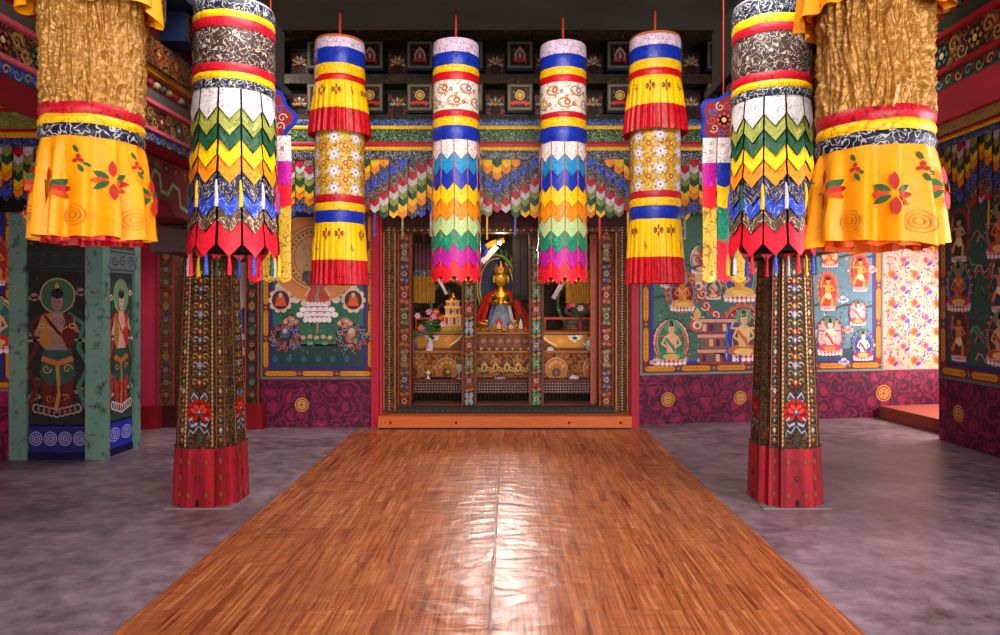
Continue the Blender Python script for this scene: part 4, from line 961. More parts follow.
# pillar meshes are authored around their own axis
_b = MB.build
def build_local(s, name, parent=None, world=True, **k): return _b(s, name, parent, False if (parent is not None and parent.get('_local')) else world, **k)
MB.build = build_local
_thing = thing
def lthing(*a, **k):
    o = _thing(*a, **k); o['_local'] = 1; return o
thing = lthing
pl = pillar(CX-2.18, 5.33, 'tapering carved pillar with red foot standing on the left')
pr = dup(pl, (CX+2.18, 5.33, 0), 'tapering carved pillar with red foot standing on the right')
# capitals: two-tier bow brackets under the beams
def capital(cx, label, s):
    t = thing('bow_bracket', label, 'bracket', (cx, 5.33, 1.838)); cy0 = 0
    mb = MB(); mb.box(-.20, .20, -.20, .20, 0, .06, CARV); mb.box(-.16, .16, -.55, .5, .0, .19, CARVF)
    cv = Canvas(mb, plane((-s*.16, 0, 0), (0,s*-1,0) if s > 0 else (0,1,0), (0,0,1), (-s,0,0)), PAINTG, .002)
    sg = -1 if s > 0 else 1
    mb.box(-.17, .17, -.68, -.53, -.0, .155, plain('3A2A26', .5, name='bracket_end'))
    for k in range(6): cv.rs(); cv.spiral(sg*(-.42+k*.13), .1, .05, .014, ['8A5A30', '3A6A50'][k%2], 1.3, k, 1, 9)
    cv.rs(12); cv.rect(min(sg*-.67, sg*-.54), .02, max(sg*-.67, sg*-.54), .14, '7A6858'); cv.up(); cv.ell(sg*-.605, .08, .045, .045, '6A3028', 12)
    mb.build('lower_tier', t)
    prof = [(-1.5, .505), (-1.5, .40), (-1.44, .33), (-1.34, .33), (-1.26, .26), (-1.14, .27), (-1.05, .19), (.6, .19), (.66, .505)]
    mb = MB(); mb.prism(prof, lambda a, b, d: (-.17+d, a, b), .34, plain('5A1216', .6, name='deep_red_bracket'))
    cv = Canvas(mb, plane((-s*.17, 0, 0), (0,-1,0) if s > 0 else (0,1,0), (0,0,1), (-s,0,0)), PAINTG, .0015)
    q = [(-1.46, .42), (-1.42, .36), (-1.34, .37), (-1.3, .43), (-1.24, .41), (-1.22, .32), (-1.14, .31), (-1.08, .38), (-1.0, .36), (-.98, .26), (-.88, .24), (-.8, .3), (-.7, .3)]
    cv.stroke([(sg*a, b) for a, b in q], .035, '4E6A4C'); cv.up(); cv.stroke([(sg*a, b) for a, b in q], .012, '8AA070')
    cv.rs(); 
    for k in range(16): cv.flower(sg*(-1.4+k*.12), .465, .035, 6, ['7A3020', '8A6028', '2E4A50'][k%3], 'B89050')
    mb.build('upper_tier', t)
    return t
capital(CX-2.13, 'stepped red bow bracket with green scroll on top of the left pillar', -1)
capital(CX+2.13, 'stepped red bow bracket with green scroll on top of the right pillar', 1)

# ------------------------------------------------------------------ hanging cylindrical banners
def cp(r, th, z): return (r*sin(th), -r*cos(th), z)
def wob(th, z, s=0): return 1+.010*noise.noise(Vector((cos(th)*1.6+s*9, sin(th)*1.6, z*2.5)))
def band(t, name, r, z1, z0, mat, seed=0, puff=.004):
    mb = MB()
    def fn(u, v):
        th = 2*pi*u; z = z0+(z1-z0)*v; e = sin(pi*v)*puff
        q = r*wob(th, z, seed)+e+.0025*noise.noise(Vector((th*7, z*20, seed)))
        return cp(q, th, z+.006*noise.noise(Vector((cos(th)*2, sin(th)*2, seed+z))))
    mb.grid(fn, 64, 6, mat, lambda a, b: (a*2*pi*r, z0+(z1-z0)*b), True)
    return mb.build(name, t, world=False)
def disc_top(t, r, z, mat=None):
    mb = MB(); mb.lathe([(0, .012), (r*.98, .012), (r, .004), (r, -.008), (r*.97, -.012), (0, -.012)], mat or CORD, (0,0,z), 48); return mb.build('top_hoop', t, world=False)
def inner_bottom(t, r, z1, z0):
    mb = MB(); mb.lathe([(r-.012, z0), (r-.012, z1), (0, z1)], BLACK, n=40); mb.build('lining', t, world=False)
def skirt(t, name, r0, r1, z1, z0, my, mr, nple=26, seed=0, redfrac=.46, deep=.02, flowers=None, wave=0.0):
    def rad(th, v):   # v: 0 bottom .. 1 top
        k = (1-v); f = th*nple/(2*pi)+.35*noise.noise(Vector((th*1.3, seed, 0)))
        p = f-math.floor(f); fold = (p/.84 if p < .84 else (1-p)/.16)       # knife pleat
        fold = fold*fold*(3-2*fold)
        return (r0+(r1-r0)*(k**.8))*wob(th, v, seed)+deep*k**.6*(fold-.35)*(1+.5*noise.noise(Vector((th*2, v*2, seed+4))))
    def zf(th, v): return z0+(z1-z0)*v+(1-v)*(.012*noise.noise(Vector((cos(th)*3, sin(th)*3, seed*3+1)))+wave*noise.noise(Vector((cos(th)*1.2, sin(th)*1.2, seed*3+7))))
    def part(nm, va, vb, mat):
        mb = MB(); mb.grid(lambda u, w: cp(rad(2*pi*u, va+(vb-va)*w), 2*pi*u, zf(2*pi*u, va+(vb-va)*w)), nple*10, 14, mat, lambda a, b: (a*2*pi*r0, (z1-z0)*(va+(vb-va)*b)), True)
        if flowers and nm == name:
            cv = Canvas(mb, lambda a, b, h: cp(rad(a/r0, b)+h+(.012 if r0 < .2 else .004), a/r0, zf(a/r0, b)), PAINT, .001, .0012)
            H_ = z1-z0
            for (fa, fb, kind) in flowers:
                A = fa*r0; fs = 1 if r0 < .2 else .78
                def P(dx, dy): return (A+dx*fs, fb+dy*fs/H_)
                def leaf(ax, ay, l, wd, ang, col):
                    m = 5; c_, s_ = cos(ang), sin(ang); L_ = []; R_ = []
                    for i in range(m+1):
                        tt = i/m; w2 = wd*.5*sin(pi*tt)**.8 if 0 < tt < 1 else 0
                        L_.append(P(ax+l*tt*c_-w2*s_, ay+l*tt*s_+w2*c_)); R_.append(P(ax+l*tt*c_+w2*s_, ay+l*tt*s_-w2*c_))
                    for i in range(m):
                        cv.poly([q for k_, q in enumerate([L_[i], L_[i+1], R_[i+1], R_[i]])], col)
                cv.rs()
                if kind == 'lotus':
                    for k, (an, cc) in enumerate(((pi/2, 'B01A14'), (pi/2+1, '1E5A2A'), (pi/2-1, '1E5A2A'), (-pi/2, 'B01A14'), (-pi/2+1, 'C84810'), (-pi/2-1, '1E5A2A'), (0, 'B01A14'), (pi, 'C84810'))):
                        leaf(.01*cos(an), .01*sin(an), .062 if k in (0, 3) else .05, .022, an, cc)
                elif kind == 'sprig':
                    for an in (0, 2.1, 4.2): leaf(0, 0, .02, .014, an+pi/2, 'B01A14')
                    leaf(0, .022, .032, .014, pi/2+.5, '1E5A2A'); leaf(0, -.018, .032, .014, -pi/2+.5, '1E5A2A'); leaf(.012, -.012, .026, .012, -pi/2+1.2, '1E5A2A')
                else:
                    for r_ in (.036, .024, .012):
                        pts = [(P(r_*cos(q), r_*sin(q))) for q in [2*pi*j/14 for j in range(15)]]; cv.stroke(pts, .004, 'C87808')
        o = mb.build(nm, t, world=False); return o
    if mr: o = part(name, redfrac, 1, my); part('red_hem', 0, redfrac, mr)
    else: o = part(name, 0, 1, my)
    return o
def tabs(t, r, zs, mats, n, depth, seed=0, gap=.06, cord=None, flare=.0, tass=None, sway=.006):
    # zs: boundaries at tab edges' height, top first; each strip ends in a point
    L = len(mats); r_ = random.Random(seed)
    for k in range(n):
        a0 = 2*pi*(k+.5)/n; dr = r_.uniform(0, sway); dth = r_.uniform(-.012, .012)
        mb = MB(); hw = pi/n*(1-gap)
        def V(i, s_): return zs[i] if i == 0 else zs[i]-depth*(1-abs(2*s_-1))
        for i in range(L):
            def fn(u, v, i=i):
                z = V(i+1, u)*(1-v)+V(i, u)*v; k2 = (zs[0]-z)/(zs[0]-zs[-1])
                th = a0+(2*u-1)*hw+dth*k2
                rr = r+flare*k2+dr*k2*2+.010*(1-v)+.006*k2*sin(pi*u)-.003+.003*noise.noise(Vector((th*8, z*14, seed)))-.002*i/L*0
                return cp(rr, th, z)
            mb.grid(fn, 6, 4, mats[i], lambda a, b, i=i, k=k: ((k+a)*2*r*pi/n, zs[i]*b+zs[i+1]*(1-b)), False)
        o = mb.build('chevron_tab', t, world=False)
        if cord:
            mb = MB(); A = a0+pi/n; pts = [cp(r+flare*q/8+.006, A+.01*sin(q+k), zs[0]+(zs[-1]-depth*.2-zs[0])*q/8) for q in range(9)]
            mb.tube(pts, .005, cord, 6); mb.build('cord', o, world=False)
            mb = MB()
            for d in (-1, 1):
                B = a0+d*hw*.5
                mb.face([cp(r+flare+.01, B-d*.03, zs[-1]-depth*.55), cp(r+flare+.012, B+d*.05, zs[-1]-depth*.2), cp(r+flare+.012, B+d*.08, zs[-1]-depth*.75)], ORG_)
            mb.build('hem_trim', o, world=False)
        if tass:
            for (zi, cc, dz) in tass:
                z = zs[zi]-depth*.9 if zi < 0 or zi == len(zs)-1 else zs[zi]-depth
                mt = [YELB, WHITEB, RED3, BLUB, DGRN][(k+cc) % 5]; mb = MB(); rr = r+flare*((zs[0]-z)/(zs[0]-zs[-1]))+.014
                off = hw if zi != len(zs)-1 and cc == 0 else 0
                pts = [cp(rr, a0+off, z+.02), cp(rr+.004, a0+off, z-.01), cp(rr+.004, a0+off+.01, z-dz*.6), cp(rr+.002, a0+off, z-dz)]
                mb.tube(pts, [.004, .008, .011, .013], mt, 6); mb.build('tassel', o, world=False)
def rod(t, z, ztop, mat):
    mb = MB(); mb.tube([(0, 0, z), (0, 0, (z+ztop)/2), (0, 0, ztop)], .012, mat, 8); mb.build('hanging_rod', t, world=False)
def zc(py, D): return EYE-(py-VY)*D/F_PX
RODM = plain('9A2A14', .5, name='red_rod')
# flower brocades for the broad bands
def gold_brocade(t, name, r, z1, z0, bg, fields, seed):
    o = None; mb = MB()
    mb.grid(lambda u, v: cp(r*wob(2*pi*u, z0+(z1-z0)*v, seed)+.004*sin(pi*v), 2*pi*u, z0+(z1-z0)*v), 64, 6, bg, lambda a, b: (a*2*pi*r, z0+(z1-z0)*b), True)
    cv = Canvas(mb, lambda a, b, h: cp(r*wob(a/r, b, seed)+.004*sin(pi*(b-z0)/(z1-z0))+h, a/r, b), PAINT, .0025, .0012)
    fields(cv, 2*pi*r, z0, z1); return mb.build(name, t, world=False)
def f_ogee(cv, C, z0, z1):
    n = 7; w = C/n; rows = max(2, round((z1-z0)/.15)); hh = (z1-z0)/rows
    for j in range(rows*2):
        for i in range(n):
            x = w*(i+.5*(j % 2)); z = z0+hh*(j/2+.35)
            if z > z1-.05 or z < z0+.05: continue
            cv.rs()
            if j % 2 == 0:
                for k in range(8): cv.ell(x+.042*cos(k*pi/4), z+.042*sin(k*pi/4), .021, .021, 'C8BCB4', 10)
                cv.up(); cv.flower(x, z, .032, 6, 'E8E2DC', 'B03828'); cv.up()
                for k in range(4): cv.ell(x+.047*cos(k*pi/2+.4), z+.047*sin(k*pi/2+.4), .009, .009, 'B83424', 8)
            else:
                cv.flower(x, z, .03, 6, 'C04A28', 'F0D070'); cv.up()
                for k in range(4): cv.spiral(x+.05*cos(k*pi/2+.8), z+.05*sin(k*pi/2+.8), .022, .006, '8A5A18', 1.2, k, 1, 8)
    r_ = random.Random(3)
    for _ in range(90): cv.rs(); cv.petal(r_.uniform(0, C), r_.uniform(z0+.02, z1-.03), .02, .008, r_.uniform(0, 6.28), r_.choice(['7A5020', 'A03020', '8A7A60', 'F4DC70']))
def f_floral(cv, C, z0, z1):
    n = 6; w = C/n
    for i in range(n):
        for j in range(2):
            x = w*(i+.5*j+.1); z = z0+(z1-z0)*(.3+.42*j); cv.rs()
            cv.stroke([(x+.05*cos(q*.7)*(1+q*.06)-.02, z+.035*sin(q*.7)*(1+q*.05)) for q in range(9)], .014, 'B07A28')
            cv.up(); cv.flower(x, z, .034, 6, ['C85838', '8A6A9A', 'D0A048'][(i+j)%3], 'F4E8C8'); cv.up(); cv.flower(x+.06, z-.015, .02, 5, ['A03A2C', '5A6AA0'][i%2], 'F0D890')
            cv.rs(1)
            for k in range(4): cv.petal(x+.05*cos(k*1.6), z+.045*sin(k*1.6), .025, .012, k*1.6, 'A8782C')
GBG = brocade('gold_figured_brocade', 'C8A02C', '8A5A18', 'D8C890', 22, .06, .3)
WBG = brocade('white_figured_brocade', 'D8D0C4', 'B08848', 'F0ECE4', 16, .05, .3)

def skirt_banner(cx, D, r, label, y0s, seed):
    # y0s: rim, lilac, blue, yellow, red, skirt, red hem top, hem bottom, brocade bottom, red, yellow, blue, skirt2 hem top, bottom (photo rows -> heights at the front face)
    zz = [zc(p, D-r) for p in y0s]; t = thing('cylinder_banner', label, 'banner', (cx, D, 0), 'cylindrical silk banners hanging before the altar')
    t.location.z = zz[-1]; zz = [z-t.location.z for z in zz]
    (zr, zl, zb, zy, zrd, zs1, zh1, ze1, zbr, zr2, zy2, zb2, zh2, ze2) = zz
    disc_top(t, r, zr); inner_bottom(t, r, zr-.02, ze2+.02); rod(t, zr, 4.212-t.location.z, RODM)
    band(t, 'lilac_band', r, zr-.012, zl, LIL, seed); band(t, 'blue_band', r+.002, zl, zb, BLU, seed); band(t, 'yellow_band', r+.003, zb, zy, YELB, seed); band(t, 'red_band', r+.006, zy, zrd, RED, seed)
    fl = [(a+.1*seed, .78, 'sprig' if k % 2 else 'lotus') for k, a in enumerate([2*pi*j/11 for j in range(11)])]
    skirt(t, 'yellow_skirt', r*1.0, r*1.24, zrd+.01, ze1, SK_Y, SK_R, 26, seed, (zh1-ze1)/(zrd-ze1), .022, fl)
    gold_brocade(t, 'gold_brocade_band', r-.002, ze1+.05, zbr, GBG, f_ogee, seed)
    band(t, 'red_band', r+.003, zbr, zr2, RED2, seed+1); band(t, 'yellow_band', r+.003, zr2, zy2, YELB, seed+1); band(t, 'blue_band', r+.004, zy2, zb2, BLU, seed+2)
    fl = [(a+.2*seed, .80-.22*(k % 2), 'sprig' if k % 2 else 'lotus') for k, a in enumerate([2*pi*j/13 for j in range(13)])]
    skirt(t, 'yellow_skirt', r*1.0, r*1.14, zb2+.01, ze2, SK_Y, SK_R, 28, seed+5, (zh2-ze2)/(zb2-ze2), .02, fl)
    return t
def chevron_banner(cx, D, r, label, ys, seed):
    zz = [zc(p, D-r) for p in ys]; t = thing('cylinder_banner', label, 'banner', (cx, D, 0), 'cylindrical silk banners hanging before the altar')
    t.location.z = zz[-1]; zz = [z-t.location.z for z in zz]
    zr, zl, zb, zy, zrd, zw, zr2, zy2, zb2 = zz[:9]; disc_top(t, r, zr, LIL); inner_bottom(t, r, zr-.02, zz[-1]+.06); rod(t, zr, 4.212-t.location.z, RODM)
    band(t, 'lilac_band', r, zr-.006, zl, LIL, seed); band(t, 'blue_band', r+.002, zl, zb, BLU, seed); band(t, 'yellow_band', r+.002, zb, zy, YELB, seed); band(t, 'red_band', r+.004, zy, zrd, RED, seed)
    gold_brocade(t, 'white_brocade_band', r, zrd, zw, WBG, f_floral, seed)
    band(t, 'red_band', r+.003, zw, zr2, RED2, seed+1); band(t, 'yellow_band', r+.003, zr2, zy2, YELB, seed+1); band(t, 'blue_band', r+.005, zy2, zb2, BLU, seed+2, .008)
    e = zz[-1]+.07; top = zb2+.01; n = 9; step = (top-.07-e)/(n-.25); zs = [top]+[top-.115-step*i*1.0 for i in range(n)]; sc = (top-e)/(top-zs[-1]); zs = [top-(top-z)*sc for z in zs]
    tabs(t, r+.002, zs, [WHITEF, TBLU, BLU, YEL2, ORG_, PGRN, TEAL, MAG, RED3], 11, .07, seed, .02, CORD, .008)
    return t
A_ = skirt_banner(X(340, 6.55), 6.55, .226, 'yellow and red pleated cylinder banner, left of the four hanging before the altar', [34.5, 46, 62, 73, 79, 79, 108, 131, 194, 202, 210, 222, 260, 284], 1)
D_ = skirt_banner(X(655, 6.5), 6.5, .232, 'yellow and red pleated cylinder banner, right of the four hanging before the altar', [31, 43.5, 57.5, 67, 74, 74, 104, 129, 190, 197, 205, 218, 257, 283], 2)
B_ = chevron_banner(X(456, 6.6), 6.6, .214, 'banner of multicoloured chevron tabs with magenta and red ends, just left of the altar centre', [38, 51, 64, 71, 79, 109, 116, 125, 139, 283], 3)
C_ = chevron_banner(X(563, 6.65), 6.65, .216, 'banner of multicoloured chevron tabs with magenta and red ends, just right of the altar centre', [40, 53, 66, 74, 81, 111, 117, 126, 141, 284], 4)

def big_banner(cx, D, r, label, ys, seed):
    zz = [zc(p, D-r) for p in ys]; zt = zz[0]; t = thing('cylinder_banner', label, 'banner', (cx, D, 0), 'large chevron banners in front of the pillars')
    t.location.z = zz[-1]; zz = [z-t.location.z for z in zz]
    z_d, z_y, z_r, z_b, z_r2, z_y2, z_d2 = zz[1:8]
    disc_top(t, r, zz[0], LIL); inner_bottom(t, r, zz[0]-.02, zz[-1]+.12); rod(t, zz[0], 4.68-t.location.z, RODM)
    band(t, 'navy_band', r+.002, zz[0], z_d, NAVYB, seed); band(t, 'yellow_band', r+.003, z_d, z_y, YELB, seed); band(t, 'red_band', r+.004, z_y, z_r, RED2, seed)
    band(t, 'brown_brocade_band', r+.001, z_r, z_b, BROWNB, seed, .006); band(t, 'red_band', r+.004, z_b, z_r2, RED2, seed+1); band(t, 'yellow_band', r+.004, z_r2, z_y2, YELB, seed+1); band(t, 'navy_band', r+.004, z_y2, z_d2, NAVYB, seed+2)
    e = zz[-1]+.075; top = z_d2+.01; mats = [WHITEB, LGRN, DGRN, YEL2, ORG_, DBLU, BLUB, BRB, RED3]; n = len(mats)
    hts = [1.35, 1, 1, 1, 1, 1.15, .95, .95, 1.5]; S = sum(hts); zs = [top]; acc = 0
    for h in hts: acc += h; zs.append(top-(top-e)*acc/S)
    tabs(t, r+.004, zs, mats, 12, .065, seed, .085, None, .004, [(5, 0, .12), (9, 2, .1)], .012)
    # short second row of dark tabs behind, seen between the red ends
    zs2 = [e+.12, e-.02, e-.07]
    mb = MB(); mb.lathe([(r-.05, e-.03), (r-.03, e+.4)], BLACK, n=40); mb.build('inner_lining', t, world=False)
    return t
big_banner(X(234.5, 3.86), 3.86, .208, 'large banner with brown brocade over chevron tabs in front of the left pillar', [-4, 9, 16, 26, 62, 71, 78, 87, 259], 5)
big_banner(X(771, 3.95), 3.95, .207, 'large banner with brown brocade over chevron tabs in front of the right pillar', [-6, 12, 21, 30, 70, 79, 86, 95, 258], 6)

def gold_banner(cx, D, r, label, ys, seed):
    zz = [zc(p, D-r) for p in ys]; t = thing('cylinder_banner', label, 'banner', (cx, D, 0), 'near cylinder banners of crinkled gold cloth')
    t.location.z = zz[-1]; zz = [z-t.location.z for z in zz]; ztop, z_g, z_r, z_y, z_d, z_e = zz
    top2 = ztop+1.0
    inner_bottom(t, r-.035, top2-.02, z_e+.03); disc_top(t, r, top2); rod(t, top2, 4.68-t.location.z if True else 0, RODM)
    mb = MB(); H_ = top2-z_g
    def crk(u, v):
        th = 2*pi*u; z = z_g+H_*v; q = Vector((cos(th)*2.4, sin(th)*2.4, z*2.6+seed*5))
        w = Vector((noise.noise(q*2), noise.noise(q*2+Vector((5,5,5))), 0))*.35
        p = Vector((cos(th)*5.8, sin(th)*5.8, z*3.8+seed*3))+w*2
        f = 1-abs(noise.noise(p))*2; g_ = 1-abs(noise.noise(p*2.3+Vector((3,1,7))))*2
        taper = .93+.07*v if False else 1
        return cp(r*taper*wob(th, z, seed)-.006+.021*max(0,f)**3+.005*max(0,g_)**3+.006*noise.noise(q*1.5), th, z)
    mb.grid(crk, 300, 330, GOLDC, lambda a, b: (a*2*pi*r, H_*b), True); mb.build('crinkled_gold_sleeve', t, world=False)
    band(t, 'red_band', r+.008, z_g+.012, z_r, RED2, seed, .006); band(t, 'yellow_band', r+.008, z_r, z_y, YELB, seed, .006); band(t, 'navy_band', r+.009, z_y, z_d, NAVYB, seed+1, .006)
    fl = []
    for k in range(6): a = 2*pi*(k+.5)/6-pi+.32; fl += [(a, .55 if k % 2 else .46, 'lotus'), (a+.5, .74, 'sprig'), (a+.42, .2, 'coil')]
    skirt(t, 'marigold_skirt', r*1.03, r*1.11, z_d+.01, z_e, SK_O, None, 12, seed, 0, .060, fl, .02)
    skirt(t, 'red_under_skirt', r*.90, r*.95, z_d-.02, z_e-.012, SK_R if seed == 7 else plain('D8500C', .5, name='orange_underskirt'), None, 14, seed+2, 0, .02)
    skirt(t, 'upper_marigold_skirt', r*1.05, r*1.36, ztop+.55, ztop+.035, SK_O, None, 13, seed+3, 0, .04, None, .09)
    skirt(t, 'upper_orange_under_skirt', r*1.02, r*1.2, ztop+.5, ztop+.05, plain('D8500C', .5, name='orange_underskirt'), None, 12, seed+4, 0, .03)
    return t
gold_banner(X(93, 2.6), 2.6, .160, 'nearest banner on the left, crinkled gold cloth above a marigold pleated skirt', [3, 104, 113, 123, 136, 236], 7)
gold_banner(X(874, 2.45), 2.45, .174, 'nearest banner on the right, crinkled gold cloth above a marigold pleated skirt', [8, 108, 118, 129, 144, 241], 8)

# flat tongue banners beside the pillars' big banners
def tongue(cx, cy, label, s):
    t = thing('tongue_banner', label, 'banner', (cx, cy, 1.62), 'flat banners with cloud-shaped heads')
    L = 1.26
    pts = []
    for k in range(28):
        a = 2*pi*k/28; q = .155+.022*cos(5*a); pts.append((q*cos(a), 1.07+q*1.1*sin(a)))
    mb = MB(); mb.prism(pts, lambda a, b, d: (a, d, b), .02, BLU)
    cv = Canvas(mb, plane((0,0,0), (1,0,0), (0,0,1), (0,-1,0)), PAINT, .001); cv.poly([(a*.86, 1.07+(b-1.07)*.86) for a, b in pts], '7A1420'); cv.up()
    for k in range(10): a = k*.628; cv.spiral(.08*cos(a), 1.07+.09*sin(a), .032, .009, ['C8A080', '2A58A0', 'B84030'][k%3], 1.2, a, 1, 9)
    cv.flower(0, 1.07, .05, 8, 'C84838', 'E0C080')
    mb.build('cloud_head', t, world=False)
    seqs = [[WHITEF, MAG, RED3, GBG, GBG], [WHITEF, BLU, YEL2, TEAL, RED3], [WHITEF, ORG_, LGRN, BLU, GBG]]
    for j in range(3):
        mb = MB(); x0 = -.14+j*.095; sq = seqs[(j+(0 if s > 0 else 1)) % 3]; z1 = .95; hh = [.16, .14, .14, .22, .26]
        for k, m in enumerate(sq):
            z2 = z1-hh[k]; mb.grid(lambda u, v, z1=z1, z2=z2: (x0+.09*u, -.004-.006*sin(pi*u)+.008*sin(z1*9+v*2)-.004*j, z2+(z1-z2)*v-(.02*(1-abs(2*u-1))*(1-v) if m else 0)), 4, 4, m, lambda a, b, z1=z1, z2=z2: (x0+.09*a, z2+(z1-z2)*b)); z1 = z2
        mb.build('patchwork_strip', t, world=False)
    mb = MB(); mb.tube([(0, .01, 1.2), (0, .01, 2.2), (0, .01, 3.06)], .005, RODM, 6); mb.build('hanging_cord', t, world=False)
tongue(X(270, 4.5), 4.5, 'flat patchwork banner with a blue-edged cloud head, behind the big left banner', -1)
tongue(X(724, 4.55), 4.55, 'flat patchwork banner with a blue-edged cloud head, behind the big right banner', 1)

# ------------------------------------------------------------------ pelmets of pointed tabs
CYC = [RED2, WHITEB, LGRN, DGRN, YEL2, ORG_, DBLU, BLUB, DBLU, BRB]
def pelmet(name_label, O, U, N, n, w, ztop, zhead, zbot, shiftf, stripes, seed, row=.075, group=None):
    O, U, N = map(Vector, (O, U, N)); t = thing('tab_pelmet', name_label, 'pelmet', (O.x, O.y, zbot))
    L = n*w; r_ = random.Random(seed); B = Vector((0, 0, -zbot))
    z = ztop
    for nm, frac, m, out in stripes:
        z2 = z-(ztop-zhead)*frac; mb = MB()
        mb.grid(lambda u, v: U*(L*u)+N*(out+.006*sin(pi*v)+.004*noise.noise(Vector((u*L*3, z*9, seed))))+Vector((0,0,z2+(z-z2)*v))+B, max(20, n), 4, m, lambda a, b: (a*L, z2+(z-z2)*b)); mb.build(nm, t, world=False); z = z2
    mb = MB(); mb.obox(B+Vector((0,0,zhead-.02))-N*.02, U*L, Vector((0,0,ztop-zhead+.02)), -N*.02, BLACK); mb.build('backing_board', t, world=False)
    for k in range(n):
        sh = shiftf(k); x0 = w*k; mb = MB(); off = .012*(k % 2)+.004; sw = r_.uniform(-.006, .006); zz = zhead+.015; i = 0; first = True
        d = w*.42; ph = sh-math.floor(sh); z1 = zz
        zb = zhead-row*(1-ph) if ph > 0 else zhead-row
        idx = int(math.floor(sh)); dead = zbot+.03+r_.uniform(0, .03)+(.06 if (k % 7) in (2, 3) else 0)
        while z1 > dead+.01:
            z2 = max(zb, dead); m = CYC[idx % len(CYC)]
            def V(z_, s_, top): return z_ if top else z_-d*(1-abs(2*s_-1))+d*.5
            def fn(u, v, z1=z1, z2=z2, first=first):
                za = V(z2, u, False); zb_ = V(z1, u, first); z_ = za+(zb_-za)*v; k2 = (zhead-z_)/(zhead-zbot)
                return U*(x0+w*.02+w*.98*u+sw*k2)+N*(off+.006*(1-v)+.008*sin(pi*u)+.004*noise.noise(Vector((x0*9, z_*9, seed))))+Vector((0,0,z_))+B
            mb.grid(fn, 4, 2, m, lambda a, b, z1=z1, z2=z2: (x0+a*w, z2+(z1-z2)*b)); first = False
            z1 = z2; zb = z2-row; idx += 1
        mb.build('pointed_tab', t, world=False)
        if k % 3 == 1:
            mb = MB(); m = [WHITEB, RED3, YELB, BLUB, LGRN][(k//3) % 5]; e = zbot-.17-r_.uniform(0, .06)
            mb.grid(lambda u, v: U*(x0+w*.35+.022*u)+N*(off-.006+.004*sin(v*5))+Vector((0,0,e+(zbot+.1-e)*v))+B, 1, 5, m, lambda a, b: (a*.03, b*.3)); mb.build('ribbon', t, world=False)
    return t
def tri(k, per, peak): x = ((k-peak) % per)/per; return per/2*abs(2*x-1)*1.0
ST = [('blue_scroll_stripe', .16, BLUESC, .02), ('yellow_stripe', .09, YELB, .026), ('green_scroll_stripe', .31, GREENB, .018), ('red_stripe', .13, RED2, .026), ('yellow_stripe', .09, YELB, .03), ('navy_stripe', .22, NAVYB, .024)]
w_ = 9.4*8.12/700
x_start = X(276, 8.12); nB = 48
def shB(k): px = 276+9.4*(k+.5); x = abs(((px-430+65) % 130)-65)/65; return 10+round(-(7*x))+ (0 if x < 2 else 0)
pelmet('long pelmet of zigzag pointed silk tabs hanging above the altar doorway', (x_start, 8.14, 0), (1,0,0), (0,-1,0), nB, w_, 3.63, 3.165, 2.46, shB, ST, 1)
pelmet('pelmet of pointed silk tabs over the side doorway behind the left pillar', (X(276, 8.12)-2.3, 8.16, 0), (1,0,0), (0,-1,0), 20, .113, 3.63, 3.165, 2.46, lambda k: 10+abs(k % 14-7), ST, 2)
pelmet('pelmet of pointed silk tabs above the long deity painting', rp(.48)+AN*.2, AU, AN, 24, .115, 3.66, 3.19, 2.48, lambda k: 10+abs(k % 14-7), ST, 3)
ST2 = [('navy_stripe', .14, BLUESC, .02), ('yellow_stripe', .12, YELB, .026), ('red_stripe', .08, RED2, .03), ('olive_stripe', .30, brocade('straw_brocade', 'C0A060', '8A6A2C', None, 40, .06), .018), ('red_stripe', .08, RED2, .03), ('yellow_stripe', .1, YELB, .03), ('navy_stripe', .18, BLUESC, .024)]
pelmet('pelmet of pointed silk tabs along the far right side wall', (4.70, 7.62, 0), (0,-1,0), (-1,0,0), 27, .105, 3.56, 3.16, 2.45, lambda k: 10+(2 if k % 4 == 1 else abs(k % 6-3)), ST2, 4)
ST3 = [('navy_stripe', .1, BLACK, .02), ('yellow_stripe', .12, YELB, .026), ('red_stripe', .08, RED2, .03), ('olive_stripe', .34, OLIVE, .018), ('red_stripe', .07, RED2, .03), ('yellow_stripe', .11, YELB, .03), ('navy_stripe', .18, BLUESC, .024)]
pelmet('pelmet of short pointed silk tabs at the far left above the teal-framed panels', (-5.18, 6.48, 0), (1,0,0), (0,-1,0), 17, .1, 3.40, 2.94, 2.42, lambda k: 10+(k % 3), ST3, 5)
mb = MB(); mb.box(-5.19, -3.45, 6.55, 6.62, 2.36, 3.6, plain('0E120E', .8, name='dark_board')); 
struct(mb.build('wall_over_panels'), 'dark board above the painted timber panels')

